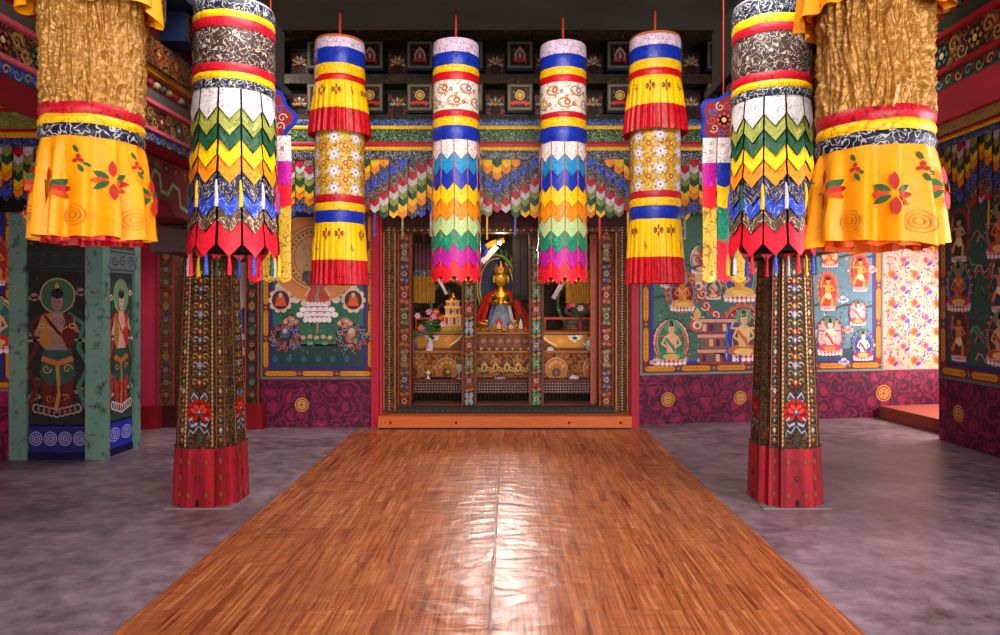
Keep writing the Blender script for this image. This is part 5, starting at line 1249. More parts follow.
# ------------------------------------------------------------------ frieze of bracket ends above the pelmet
def block(row):
    t = thing('bracket_end', 'x', 'bracket end', (0, 8.1, 0), 'square bracket ends in the %s row above the altar pelmet' % row)
    t['label'] = 'square painted bracket end in the %s row of the frieze above the altar' % row
    w, h = (.30, .32)
    mb = MB(); mb.box(-w/2, w/2, 0, .34, 0, h, plain('1C2118', .6, name='bracket_olive')); mb.box(-w/2-.004, w/2+.004, .02, .34, -.012, .0, plain('0A1840', .5, name='bracket_blue')); mb.build('body', t, world=False, bevel=.004)
    mb = MB(); mb.box(-w/2+.008, w/2-.008, -.006, 0, .008, h-.008, PAINT, lin('5E604A'))
    cv = Canvas(mb, plane((0,-.006,0), (1,0,0), (0,0,1), (0,-1,0)), PAINTG, .001, .0008)
    cv.rect(-w/2+.028, .028, w/2-.028, h-.028, '8A6A34' if row == 'lower' else '5A5A44'); cv.up(); cv.rect(-w/2+.038, .038, w/2-.038, h-.038, '1A1014'); cv.up()
    for k in range(16):
        a = k*.785; x, z = .078*cos(a)*(1+.3*(k % 2)), h/2+.085*sin(a)*(1+.25*(k % 2)); cv.petal(x, z, .03, .016, a*2, ['2E5A3A', '8A2418', '30406A', '7A6A3A'][k % 4])
    cv.up()
    if row == 'upper':
        cv.poly([(-.06, .1), (-.066, .17), (-.035, .22), (0, .255), (.035, .22), (.066, .17), (.06, .1)], 'C89078'); cv.up()
        cv.poly([(-.04, .1), (-.046, .165), (0, .215), (.046, .165), (.04, .1)], '5A3A50'); cv.up(); cv.ell(0, .15, .018, .035, '9A98A0'); cv.up()
        for k in range(5): cv.petal((k-2)*.022, .075, .05, .03, pi/2-(k-2)*.35, 'B82818')
    else:
        cv.ring(0, .185, .05, .05, .012, 'C89A38', 20); cv.ring(0, .185, .022, .022, .009, 'C89A38', 14)
        for k in range(8): cv.petal(0, .185, .05, .012, k*pi/4, 'C89A38')
        cv.up()
        for k in range(7): cv.petal((k-3)*.022, .075, .055, .03, pi/2-(k-3)*.35, 'B82818')
    mb.build('painted_face', t, world=False); return t
def rosette(row):
    t = thing('carved_lotus_boss', 'x', 'carving', (0, 8.3, 0), 'carved lotus bosses in the %s row above the altar pelmet' % row)
    t['label'] = 'carved lotus boss recessed between bracket ends in the %s row of the frieze' % row
    mb = MB(); mb.box(-.12, .12, 0.0, .1, 0, .27, plain('280A0C', .6, name='recess_red'))
    cv = Canvas(mb, plane((0,0,0), (1,0,0), (0,0,1), (0,-1,0)), PAINTG, .002, .001)
    for k in range(5):
        for d in (-1, 1):
            cv.spiral(d*.085, .05+k*.045, .025, .009, ['8A3A28', '5A6A50', '9A8060', '6A4A60'][k%4], 1.2, k, d, 9)
    mb.build('backing', t, world=False)
    mb = MB()
    for k in range(11):
        a = -pi/2+(k-5)*.36; x, z = .05*sin(a+pi/2), .11-.04*cos(a+pi/2)*0; an = pi/2-(k-5)*.36
        cx_, cz_ = .03*cos(an), .11+.03*sin(an); tx, tz = .085*cos(an), .11+.09*sin(an)
        mb.tube([(cx_, -.012, cz_), ((cx_+tx)/2, -.03, (cz_+tz)/2), (tx, -.012, tz)], [.008, .015, .003], PAINTG, 6, lin(['A87A4A', '7A2A20', 'A89888', '3A5A48'][(k if row == 'upper' else k+1) % 4]))
    mb.lathe([(0, 0), (.024, .008), (.026, .025), (0, .045)], PAINTG, (0, -.02, .095), 10, col=lin('B88A48'))
    mb.tube([(-.03, -.02, .165), (-.05, -.025, .14), (-.02, -.02, .12)], .009, PAINTG, 6, lin('C8B090')); mb.tube([(.03, -.02, .165), (.05, -.025, .14), (.02, -.02, .12)], .009, PAINTG, 6, lin('C8B090'))
    for q in range(len(mb.v)): mb.v[q] = (mb.v[q][0]*1.25, mb.v[q][1], .13+(mb.v[q][2]-.11)*1.3)
    mb.build('lotus', t, world=False); return t
bu, bl, ru_, rl = block('upper'), block('lower'), rosette('upper'), rosette('lower')
used = set()
for k in range(-5, 6):
    px = 520+50*k; x = X(px, 8.1); xr = X(px-25, 8.1)
    for src, zz_, xx, yy in ((bu, 4.21, x, 8.1), (bl, 3.72, x, 8.1), (ru_, 4.20, xr, 8.3), (rl, 3.71, xr, 8.3)):
        if xx > 2.6 or xx < -3.1: continue
        if src.name not in used: src.location = (xx, yy, zz_); used.add(src.name)
        else: dup(src, (xx, yy, zz_))
mb = MB()
for z0, z1, y in ((4.06, 4.17, 8.16), (4.55, 4.66, 8.12), (3.64, 3.70, 8.16)): mb.box(-3.4, 2.9, y, 8.44, z0, z1, CARVD)
mb.box(-3.4, 2.9, 8.40, 8.449, 3.6, 4.7, plain('14100E', .7, name='frieze_back'))
struct(mb.build('trim_frieze_rails'), 'dark carved rails and backing of the bracket frieze')

# ------------------------------------------------------------------ the altar and what stands on it
SHELF = woodmat('altar_shelf_wood', '8A4A18', 'B87430', .45, (1, 14, 14))
LACR = plain('5A160E', .4, name='altar_red_lacquer', grain=.2)
def altar(x0, x1, label, kind):
    t = thing('altar_cabinet', label, 'altar', ((x0+x1)/2, 9.5, .2)); w = x1-x0; h = w/2
    mb = MB(); mb.box(-h, h, -.2, .45, .14, .645, LACR); mb.box(-h+.02, h-.02, -.16, .4, 0, .14, BLACK)
    for k in range(int(w/.05)): mb.box(-h+.02+k*.05, -h+.04+k*.05, -.175, -.16, .01, .14, plain('2A1E12', .7, name='foot_slat'))
    mb.build('body', t, bevel=.004)
    mb = MB(); mb.box(-h, h, -.38, -.2, .14, .285, DOTS); mb.build('lattice_ledge', t)
    mb = MB(); mb.box(-h, h, -.40, -.2, .285, .305, plain('6A2A18', .5, name='ledge_board')); mb.build('ledge_board', t, bevel=.003)
    mb = MB(); mb.box(-h, h, -.385, -.2, .125, .14, LACR); mb.build('lower_moulding', t)
    mb = MB(); mb.box(-h+.01, h-.01, -.22, -.2, .32, .64, CARVALT)
    cv = Canvas(mb, plane((0,-.22,0), (1,0,0), (0,0,1), (0,-1,0)), PAINTG, .002, .0012)
    if kind == 'centre':
        for k in range(6):
            x = -h+.08+k*(w-.16)/5; cv.rs(); cv.ell(x, .46, .085, .11, ['8A4A14', '5A2410'][k%2], 20); cv.up(); cv.ell(x, .45, .06, .085, '1C2A1C', 18); cv.up(); cv.petal(x, .38, .15, .08, pi/2, 'B07420'); cv.up(); cv.petal(x, .40, .08, .04, pi/2, '2A3A28')
            for d in (-1, 1): cv.spiral(x+d*.05, .42, .035, .01, 'C08838', 1.3, 0, d, 10)
    else:
        for x in (-h*.5, h*.45):
            cv.rs(); cv.ell(x, .43, .15, .15, '9A7468', 24); cv.up(); cv.ell(x, .425, .14, .14, '8A4E12', 24); cv.up(); cv.ell(x, .38, .06, .06, '2E2A1C', 18); cv.up()
            for k in range(5): cv.spiral(x+.1*cos(.4+k*.58), .42+.1*sin(.4+k*.58), .025, .009, 'D09A40', 1.2, k, 1, 9)
            cv.flower(x, .38, .035, 5, '8A2A1E', '8A6A40')
    for k in range(9): cv.rs(5); cv.spiral(-h+.05+k*(w-.1)/8, .60, .028, .009, ['B07A30', '7A2A20', '486A48'][k%3], 1.3, k, 1, 9)
    mb.build('carved_front', t)
    mb = MB(); mb.box(-h, h, -.30, .1, .645, .67, SHELF); mb.build('bowl_shelf', t, bevel=.004)
    mb = MB(); mb.box(-h+.02, h-.02, -.03, .4, .67, .885, plain('7A420F', .5, name='altar_ochre', grain=.2))
    cv = Canvas(mb, plane((0,-.03,0), (1,0,0), (0,0,1), (0,-1,0)), PAINTG, .002, .0012)
    if kind == 'centre':
        for k in range(8): cv.rs(); cv.rect(-h+.05+k*w/8, .70, -h+.03+(k+1)*w/8, .86, ['5A2410', '6A3410'][k%2]); cv.up(); cv.spiral(-h+.04+(k+.5)*w/8, .78, .03, .008, 'C08838', 1.2, 0, 1, 9)
    else:
        a = h*.86; pts = [(-a, .865), (-a*.9, .80), (-a*.7, .74), (-a*.55, .70), (a*.55, .70), (a*.7, .74), (a*.9, .80), (a, .865)]
        cv.poly(pts, 'D8B068'); cv.up(); cv.poly([(p*.97, q*.97+.024) for p, q in pts], 'B06E16'); cv.up()
        cv.poly([(-.1, .86), (-.07, .80), (-.03, .80), (0, .76), (.03, .80), (.07, .80), (.1, .86)], 'C8B8A0'); cv.up(); cv.ell(0, .825, .035, .022, '2A4A7A', 12); cv.petal(0, .81, .05, .03, pi/2, 'D8C090')
        for d in (-1, 1): cv.spiral(d*.2, .80, .04, .012, 'D89A38', 1.3, 0, d, 10); cv.stroke([(d*a*.95, .85), (d*a*.75, .77), (d*a*.55, .73)], .012, 'E0C080')
    mb.build('painted_box_front', t)
    mb = MB(); mb.box(-h, h, -.16, .45, .885, .915, SHELF); mb.build('top_shelf', t, bevel=.004)
    return t
altar(-1.50, -.56, 'left altar cabinet with ochre carved front and boat-shaped panel', 'side')
altar(-.55, .36, 'central altar cabinet with arched gilded carvings below the gold statue', 'centre')
altar(.37, 1.42, 'right altar cabinet with ochre carved front and boat-shaped panel', 'side')
# dark niche backing with frames
mb = MB(); mb.box(-2.2, 2.2, 10.55, 10.6, .2, 3.2, CARVD)
struct(mb.build('wall_altar_niche'), 'dark carved reredos behind the statues')
ZT = 1.116

def skinned(name, parent, verts, edges, mat, sub=2, root=0):
    me = bpy.data.meshes.new(name); me.from_pydata([v[:3] for v in verts], edges, []); me.skin_vertices or None
    o = bpy.data.objects.new(name, me); COL.objects.link(o); o.parent = parent; me.materials.append(mat)
    m = o.modifiers.new('skin', 'SKIN'); m.use_smooth_shade = True
    for i, v in enumerate(verts):
        s = me.skin_vertices[0].data[i]; r = v[3]; s.radius = (r, v[4] if len(v) > 4 else r); s.use_root = (i == root)
    s_ = o.modifiers.new('sub', 'SUBSURF'); s_.levels = 2; s_.render_levels = 2
    return o
# the principal statue
st = thing('golden_statue', 'golden crowned seated statue in red robes at the centre of the altar', 'statue', (-.105, 9.88, ZT))
V = [(0,0,.14,.15,.12), (0,0,.30,.10,.09), (0,-.01,.42,.09,.07), (0,-.01,.50,.085,.06), (0,-.01,.585,.04), (0,-.015,.66,.05),
     (-.14,0,.50,.05), (-.17,-.10,.37,.038), (-.11,-.21,.38,.034), (-.03,-.25,.42,.034),
     (.14,0,.50,.05), (.17,-.10,.37,.038), (.11,-.21,.37,.034), (.03,-.25,.40,.034),
     (-.15,-.04,.10,.10,.08), (-.34,-.14,.08,.075), (-.12,-.24,.06,.05), (.06,-.26,.06,.04),
     (.15,-.04,.10,.10,.08), (.34,-.14,.08,.075), (.12,-.22,.07,.05), (-.06,-.22,.09,.035)]
E = [(0,1),(1,2),(2,3),(3,4),(4,5),(3,6),(6,7),(7,8),(8,9),(3,10),(10,11),(11,12),(12,13),(0,14),(14,15),(15,16),(16,17),(0,18),(18,19),(19,20),(20,21)]
body = skinned('body', st, V, E, GOLD)
FACE = plain('C89428', .38, .35, name='gilt_face', grain=.08); CROWN = plain('8A5C1E', .4, .6, name='old_gilt_crown')
def hs(mb):
    mb.v = [(x*1.12, (y+.015)*1.12-.015, (z-.80)*1.12+.725) for x, y, z in mb.v]
mb = MB()
def hd(u, v):
    a = 2*pi*u; p = pi*(1-v); r = sin(p); x = .083*r*sin(a); y = -.085*r*cos(a); z = .112*cos(p)
    if cos(a) > 0: y -= .012*max(0, cos(a))**3*math.exp(-((z+.03)/.05)**2)
    return (x*(1-.15*max(0, -z/.112)), y-.015, z+.80)
mb.grid(hd, 32, 24, FACE, None, True)
mb.tube([(0,-.10,.815), (0,-.118,.79), (0,-.112,.775)], [.007,.012,.008], FACE, 8)
for d in (-1, 1):
    mb.lathe([(0,-.004), (.016,0), (0,.004)], plain('E8E0D0', .4, name='eye_white'), (d*.032,-.094,.812), 12)
    mb.tube([(d*.018,-.100,.811), (d*.032,-.105,.808), (d*.046,-.096,.811)], .0035, plain('14101A', .4, name='eye_line'), 6)
    mb.tube([(d*.014,-.100,.832), (d*.032,-.103,.838), (d*.05,-.088,.83)], .003, plain('14101A', .4, name='eye_line'), 6)
    mb.tube([(d*.083,-.01,.84), (d*.092,-.012,.80), (d*.088,-.012,.75)], [.012,.014,.009], FACE, 8)
mb.tube([(-.022,-.098,.752), (0,-.106,.750), (.022,-.098,.752)], [.003,.007,.003], plain('A82820', .4, name='lip_red'), 6)
hs(mb); mb.build('head', st)
mb = MB(); mb.lathe([(.085,.0),(.09,.05),(.06,.10),(.045,.13),(.05,.17),(.03,.20),(0,.215)], plain('16203A', .5, name='blue_hair'), (0,.01,.85), 20); hs(mb); mb.build('hair', st)
mb = MB()
mb.lathe([(.092,0),(.098,.01),(.096,.028),(.088,.03)], CROWN, (0,-.01,.855), 24)
for k in range(5):
    a = (k-2)*.62; c_, s_ = cos(a), sin(a)
    P = lambda u, w, z: (.098*s_+u*c_, -.01-.098*c_-w+u*s_, .875+z)
    hh = .15 if k == 2 else .12
    for y_, o_ in ((0,1),(.012,-1)):
        q = [P(-.032,-y_,0), P(.032,-y_,0), P(.036,-y_,.05), P(.012,-y_,.09), P(0,-y_,hh), P(-.012,-y_,.09), P(-.036,-y_,.05)]
        mb.face(q if o_ > 0 else q[::-1], CROWN)
    mb.lathe([(0,0),(.012,.004),(.012,.012),(0,.016)], plain(['B01820','1A3A9A','C81818','1A3A9A','B01820'][k], .3, name='crown_jewel%d' % (k%2)), P(0,.012,.03), 8)
hs(mb); mb.build('crown', st)
mb = MB()
def cloak(u, v):   # red cloak over shoulders and spreading at the base, open in front
    a = -pi*.5+ (2*pi-1.15)*(u) + .575 ; k = 1-v
    r = .205+.215*k**1.2-.12*max(0, v-.78)/.22; z = .58*v**.85; f = 1+.07*sin(a*11+k*2)*k
    return (r*cos(a)*1.05*f, r*sin(a)*.72*f+.02, z)
mb.grid(cloak, 72, 14, brocade('statue_robe_red', 'A81414', '7A3018', 'C83A1A', 24, .03, .2), lambda a, b: (a*1.5, b*.6)); mb.build('cloak', st)
mb = MB()
mb.grid(lambda u, v: ((u-.5)*(.12+.26*(1-v)), -.17-.14*(1-v)**1.2-.012*sin(u*24), .02+.34*v), 24, 8, brocade('statue_apron', '6A7A90', 'C8C0B0', '2A4A8A', 22, .03, .25), lambda a, b: (a*.35, b*.4)); mb.build('apron', st)
for d, cc in ((-1, '3A4A90'), (1, 'A8B0B8')):
    mb = MB(); mb.grid(lambda u, v: (d*(.075+.05*u+.08*(1-v)), -.19-.13*(1-v)-.02*sin(u*6), .03+.36*v), 6, 10, brocade('statue_stole_'+cc, cc, 'D0A040', None, 22, .03), lambda a, b: (a*.1, b*.5)); mb.build('stole', st)
mb = MB()
for k in range(5):
    for d in (-1, 1):
        x0, z0 = d*.035, .352+.002*k
        mb.tube([(x0+d*.008*k-.0,-.255,.43-.013*k), (x0+d*(.0-.02),-.275,.435-.013*k), (x0-d*.05,-.282,.442-.013*k), (x0-d*.07,-.272,.445-.014*k)], [.008,.0085,.007,.005], GOLD, 6)
mb.build('fingers', st)
mb = MB(); mb.tube([(-.09,-.085,.53), (-.06,-.12,.48), (0,-.13,.455), (.06,-.12,.48), (.09,-.085,.53)], .010, plain('B8862C', .35, .7, name='necklace_gold'), 8); mb.build('necklace', st)
mb = MB(); mb.lathe([(.40,-.0),(.42,.02),(.38,.045),(.30,.05),(0,.05)], plain('B87A28', .4, .4, name='lotus_throne_gold'), (0,.02,-.0), 36)
for k in range(20):
    a = 2*pi*k/20; mb.tube([(.40*cos(a), .02+.40*sin(a), .004), (.44*cos(a), .02+.44*sin(a), .025), (.42*cos(a), .02+.42*sin(a), .05)], [.03,.036,.012], plain('A86A30', .4, .3, name='lotus_petal_gold'), 6)
mb.build('lotus_base', st)
for nm, cx_, R_, cz_ in (('halo_ring', -.07, .46, .62),):
    mb = MB(); n = 48
    pts = [(cx_+.28*cos(2*pi*k/n), .26, cz_+R_*sin(2*pi*k/n)) for k in range(n+1)]
    mb.tube(pts, .022, plain('7A8A48', .45, .3, name='aureole_green_gold'), 8)
    mb.tube([(cx_+.24*cos(2*pi*k/n), .26, cz_+(R_-.05)*sin(2*pi*k/n)) for k in range(n+1)], .012, plain('C0A060', .4, .4, name='aureole_gold'), 6)
    for k in range(24):
        a = 2*pi*k/24; mb.tube([(cx_+.29*cos(a), .26, cz_+(R_+.02)*sin(a)), (cx_+.33*cos(a+.05), .26, cz_+(R_+.08)*sin(a+.05)), (cx_+.34*cos(a+.14), .26, cz_+(R_+.1)*sin(a+.14))], [.018,.014,.004], plain('3A7A58', .5, name='flame_green'), 6)
    mb.prism([(cx_+.265*cos(2*pi*k/n), cz_+(R_-.02)*sin(2*pi*k/n)) for k in range(n)], lambda a, b, d: (a, .28+d, b), .02, plain('22324A', .6, name='halo_blue_ground')); mb.build(nm, st)
    stand = MB(); stand.box(-.25, .2, .24, .32, 0, .3, CARVD); stand.build('halo_support', st)
# dark side figures with aureoles
def side_figure(x, label, c1):
    t = thing('seated_figure', label, 'statue', (x, 9.98, ZT))
    Vv = [(0,0,.10,.11,.09),(0,0,.22,.08,.07),(0,0,.34,.09,.07),(0,0,.42,.03),(0,0,.48,.05),(-.12,-.02,.36,.04),(-.17,-.06,.25,.032),(-.06,-.13,.2,.025),(.12,-.02,.36,.04),(.17,-.06,.25,.032),(.06,-.13,.2,.025),(-.2,-.1,.06,.06),(-.02,-.17,.05,.035),(.2,-.1,.06,.06),(.03,-.14,.06,.03)]
    skinned('body', t, Vv, [(0,1),(1,2),(2,3),(3,4),(2,5),(5,6),(6,7),(2,8),(8,9),(9,10),(0,11),(11,12),(0,13),(13,14)], plain(c1, .5, .3, name='figure_'+c1))
    mb = MB(); mb.lathe([(0,-.07),(.04,-.05),(.052,0),(.04,.05),(.02,.075),(.018,.10),(0,.115)], plain(c1, .5, .3, name='figure_'+c1), (0,-.01,.50), 16); mb.tube([(0,-.06,.51),(0,-.07,.495)], .008, plain(c1, .5, .3, name='figure_'+c1), 6); mb.build('head', t)
    n = 40; mb = MB(); mb.tube([(.27*cos(2*pi*k/n), .12, .38+.34*sin(2*pi*k/n)) for k in range(n+1)], .028, plain('4E7A48', .5, .2, name='aureole_leaf_green'), 8)
    for k in range(20):
        a = 2*pi*k/20; mb.lathe([(0,0),(.02,.005),(.02,.02),(0,.03)], plain(['B8843C','A83A2C','C8A0A0'][k%3], .5, name='aureole_flower%d' % (k%3)), (.27*cos(a), .095, .37+.34*sin(a)), 8)
    mb.box(-.2, .2, .1, .14, 0, .1, CARVD); mb.build('aureole', t)
    mb = MB(); mb.lathe([(.22,0),(.24,.02),(.2,.05),(0,.05)], plain('7A5020', .5, .3, name='seat_gold'), (0,0,0), 28); mb.build('lotus_seat', t)
side_figure(-.85, 'dim seated figure inside a green leafy halo behind the little golden tower', '3A2E22')
side_figure(.98, 'dim seated figure with greyish halo in the right bay of the altar', '5A5248')

# little tower (stupa-like) with tiers
t = thing('golden_tower', 'small golden tiered tower on a green and orange stand', 'altar ornament', (X(453, 9.55), 9.55, ZT))
mb = MB(); mb.box(-.16, .16, -.08, .08, 0, .075, plain('8A9A20', .45, name='stand_green'))
cv = Canvas(mb, plane((0,-.08,0), (1,0,0), (0,0,1), (0,-1,0)), PAINT, .002)
for k in range(4): cv.rs(); cv.ell(-.11+k*.075, .04, .03, .02, 'E86A10', 12); cv.up(); cv.ell(-.11+k*.075, .04, .014, .01, 'F8D030', 8)
mb.build('stand', t, bevel=.006)
mb = MB()
for j, (w, z0, z1) in enumerate(((.115, .075, .20), (.10, .22, .32), (.085, .335, .40))):
    mb.box(-w, w, -w*.7, w*.7, z0, z1, plain('D89A50', .4, .2, name='tower_gold', grain=.15)); mb.box(-w-.012, w+.012, -w*.7-.012, w*.7+.012, z1, z1+.018, plain('F0B040', .4, .2, name='tower_rim'))
    cv = Canvas(mb, plane((0,-w*.7,0), (1,0,0), (0,0,1), (0,-1,0)), PAINT, .002)
    for k in range(4): cv.rs(); cv.rect(-w*.85+k*w*.45, z0+.015, -w*.85+k*w*.45+w*.3, z1-.015, ['8A3A3A', 'B8B0C0'][(k+j)%2])
mb.lathe([(.085,.418),(.07,.44),(.03,.465),(.02,.50),(0,.53)], GOLD, (0,0,0), 20)
mb.build('tiers', t, bevel=.003)
mb = MB(); mb.lathe([(0,0),(.018,.004),(.02,.015),(0,.022)], plain('3AA040', .4, name='tower_green_gem'), (0,-.085,.26), 10); mb.build('green_gem', t)
# vases with flowers
def flower_vase(x, y, z, label, cols, h, seed, vm):
    t = thing('flower_vase', label, 'vase', (x, y, z)); r_ = random.Random(seed)
    mb = MB(); mb.lathe([(0,0),(.035,0),(.03,.01),(.05,.05),(.052,.075),(.03,.11),(.017,.14),(.026,.165),(.02,.163),(.014,.14),(0,.13)], vm, (0,0,0), 24); mb.build('vase', t)
    for k in range(9):
        a = r_.uniform(0, 6.28); q = r_.uniform(.03, .17); zz = .17+h*r_.uniform(.3, 1); tip = Vector((q*cos(a)*1.2, q*sin(a)*.4-.02, zz))
        mb = MB(); mb.tube([(0,0,.15), (tip.x*.4, tip.y*.4, .15+(zz-.15)*.6), tuple(tip)], .0035, plain('2A5A24', .6, name='flower_stem_green'), 5)
        for s in (-1, 1):
            b = Vector((tip.x*.5, tip.y*.5, .15+(zz-.15)*.6)); mb.face([b, b+Vector((s*.03,-.01,.03)), b+Vector((s*.07,-.012,.02)), b+Vector((s*.035,-.01,.0))], plain('2F6A2A', .6, name='flower_leaf_green'))
        st_ = mb.build('stem', t)
        mb = MB(); cc = plain(cols[k % len(cols)], .55, name='petal_'+cols[k % len(cols)]); n = 6
        for i in range(n):
            b = 2*pi*i/n; L = .048; d = Vector((cos(b), -.35, sin(b))); sd = Vector((-sin(b), 0, cos(b)))
            mb.face([tip, tip+d*L*.5+sd*.017, tip+d*L, tip+d*L*.5-sd*.017], cc)
            b += .5; d = Vector((cos(b), -.8, sin(b))); sd = Vector((-sin(b), 0, cos(b))); mb.face([tip, tip+d*L*.35+sd*.012, tip+d*L*.6, tip+d*L*.35-sd*.012], cc)
        mb.lathe([(0,-.008),(.01,0),(0,.008)], plain('F0C030', .5, name='flower_eye'), (tip.x, tip.y-.02, tip.z), 8)
        mb.build('blossom', st_)
PV = plain('C8B4BC', .3, name='pale_pink_vase')
flower_vase(X(430, 9.24), 9.24, .87, 'white vase with pink and orange flowers at the left end of the altar', ['E888B0', 'E8743A', 'F0A8C8', 'D85A28'], .38, 3, PV)
flower_vase(X(413, 9.24), 9.24, .87, 'small vase of purple flowers at the far left of the altar', ['8A60C0', '6A4AA8', 'A888D0'], .13, 5, plain('6A4A80', .4, name='violet_vase'))
flower_vase(X(581, 9.5), 9.55, ZT, 'vase crowded with pink and white flowers at the right end of the altar', ['E84878', 'F0D8E0', 'D82858', 'F890A8'], .30, 8, plain('7A2A30', .4, name='dark_red_vase'))
# white ewer on the right
t = thing('white_ewer', 'white and grey ewer at the right end of the lower altar shelf', 'ewer', (X(590, 9.24), 9.26, .87))
mb = MB(); mb.lathe([(0,0),(.04,0),(.04,.012),(.06,.04),(.066,.075),(.05,.115),(.025,.135),(.022,.16),(.032,.178),(.0,.185)], plain('B8B4C0', .2, .2, name='ewer_glaze'), (0,0,0), 28); mb.build('body', t)
mb = MB(); mb.tube([(-.055,0,.07),(-.09,0,.10),(-.105,0,.145)], [.014,.009,.006], PORC, 8); mb.build('spout', t)
mb = MB(); mb.tube([(.03,0,.15),(.075,0,.15),(.085,0,.10),(.06,0,.06)], .007, PORC, 8); mb.build('handle', t)
# offering bowls
def bowl(x, lab):
    t = thing('offering_bowl', lab, 'bowl', (x, 9.30, .87), 'row of small water bowls on the central altar shelf')
    mb = MB(); mb.lathe([(0,0),(.014,0),(.013,.006),(.025,.022),(.029,.034),(.026,.033),(.02,.018),(0,.012)], plain('C8BCB0', .25, .4, name='bowl_silver'), (0,0,0), 18); mb.build('cup', t)
    mb = MB(); mb.lathe([(0,0),(.0225,0)], plain('8A8078', .08, name='bowl_water'), (0,0,.024), 18); mb.build('water', t); return t
b0 = None
for k in range(8):
    x = -.47+k*.105
    if b0 is None: b0 = bowl(x, 'small silver water bowl in the row below the golden statue')
    else: dup(b0, (x, 9.30, .87))
# ritual cakes in front of the statue
def torma(x, lab, h, flame):
    t = thing('ritual_cake', lab, 'offering', (x, 9.40, ZT))
    mb = MB(); mb.lathe([(0,0),(.05,0),(.05,.015),(.025,.025),(.02,.04)], plain('B8702C', .4, .3, name='cake_foot'), (0,0,0), 20); mb.build('foot', t)
    mb = MB(); pts = [(0, .03), (.045, .07), (.05, .11), (.03, h-.04), (0, h), (-.03, h-.04), (-.05, .11), (-.045, .07)]
    mb.prism(pts, lambda a, b, d: (a, .0+d, b), .02, plain(flame, .5, name='cake_flame_'+flame)); mb.build('flame_board', t, bevel=.003)
    mb = MB(); mb.lathe([(.03,.04),(.028,.09),(.016,h*.55),(0,h*.72)], plain('E0C4A0', .5, name='cake_cream'), (0,-.015,0), 14)
    for z_, c_ in ((.06,'C82838'),(.085,'2A6AA8'),(.11,'E8B838')): mb.lathe([(0,0),(.012,.003),(.011,.009),(0,.012)], plain(c_, .4, name='cake_disc_'+c_), (0,-.045+z_*.15,z_), 10)
    mb.build('cone', t)
torma(X(499, 9.52), 'ritual cake with a red flame board, leftmost of the three before the statue', .19, 'B81C20')
torma(X(511, 9.52), 'low dark red ritual cake, middle one of the three before the statue', .15, '7A1414')
torma(X(520.5, 9.52), 'tall ritual cake with golden cone and dark flame board, rightmost of the three', .25, '2A1410')
# small things on the ledges (top of ledge z = .505)
t = thing('glass_goblet', 'clear stemmed goblet on the left ledge of the altar', 'goblet', (X(459, 9.2), 9.2, .505))
mb = MB(); mb.lathe([(0,0),(.04,0),(.036,.008),(.007,.014),(.006,.07),(.03,.10),(.042,.15),(.045,.19),(.041,.19),(.037,.15),(.024,.105),(0,.095)], plain('C8C4C4', .15, name='milky_glass'), (0,0,0), 24); mb.build('glass', t)
def lamp_(x, lab, c1):
    t = thing('butter_lamp', lab, 'lamp', (x, 9.2, .505))
    mb = MB(); mb.lathe([(0,0),(.04,0),(.035,.01),(.012,.02),(.012,.045),(.035,.065),(.045,.09),(.04,.09),(0,.08)], plain(c1, .35, .4, name='lamp_cup_'+c1), (0,0,0), 22); mb.build('cup', t)
    mb = MB(); mb.lathe([(.036,.0),(.03,.012),(.01,.02),(.004,.04),(0,.05)], plain('F0C828', .5, name='yellow_butter'), (0,0,.082), 14); mb.build('butter', t)
lamp_(X(428, 9.2), 'small lamp heaped with yellow butter on the left ledge', 'D8C8B8'); lamp_(X(448, 9.2), 'narrow lamp with yellow butter beside the clear goblet', 'B8782C')
def lump(x, z, y, lab, c1, sx, sz):
    mb = MB()
    def f(u, v):
        a = 2*pi*u; p = pi/2*(1-v); r = sin(p) if v < 1 else 0; q = 1+.25*noise.noise(Vector((cos(a)*2, sin(a)*2, v*2+x*9)))
        return (x+sx*r*cos(a)*q, y+sx*.6*r*sin(a)*q, z+sz*cos(p)*q)
    mb.grid(f, 24, 8, brocade('offering_scarf_'+c1, c1, 'F0E8E4', None, 30, .04), None, True)
    o = mb.build('folded_scarf'); tag(o, lab, 'scarf')
lump(X(429.5, 9.28), .871, 9.22, 'crumpled pink scarf on the lower left altar shelf', 'E0A0B4', .05, .045)
lump(X(500, 9.2), .506, 9.2, 'crumpled grey white scarf on the central altar ledge', '9A98A0', .075, .025)
lump(X(574, 9.2), .506, 9.2, 'crumpled cream scarf on the right altar ledge', 'E8D0C4', .065, .045)
lump(X(550, 9.28), .871, 9.25, 'crumpled cream scarf on the right altar shelf beside the mullion', 'D8D0C8', .05, .045)
mb = MB(); mb.box(X(431, 9.2), X(452, 9.2), 9.14, 9.17, .505, .527, BLACK); tag(mb.build('dark_tray', bevel=.004), 'long dark tray on the left altar ledge', 'tray')
# red rails across the side bays
for x0, x1, lab in ((-1.30, -.60, 'thin red rail across the left bay of the altar'), (.50, 1.15, 'thin red rail across the right bay of the altar')):
    mb = MB(); mb.box(x0, x1, 9.78, 9.80, ZT+.155, ZT+.185, plain('C84A38', .5, name='rail_red'))
    for q in (x0, x1-.02): mb.box(q, q+.02, 9.78, 9.80, ZT, ZT+.155, plain('C84A38', .5, name='rail_red'))
    tag(mb.build('altar_rail'), lab, 'rail')
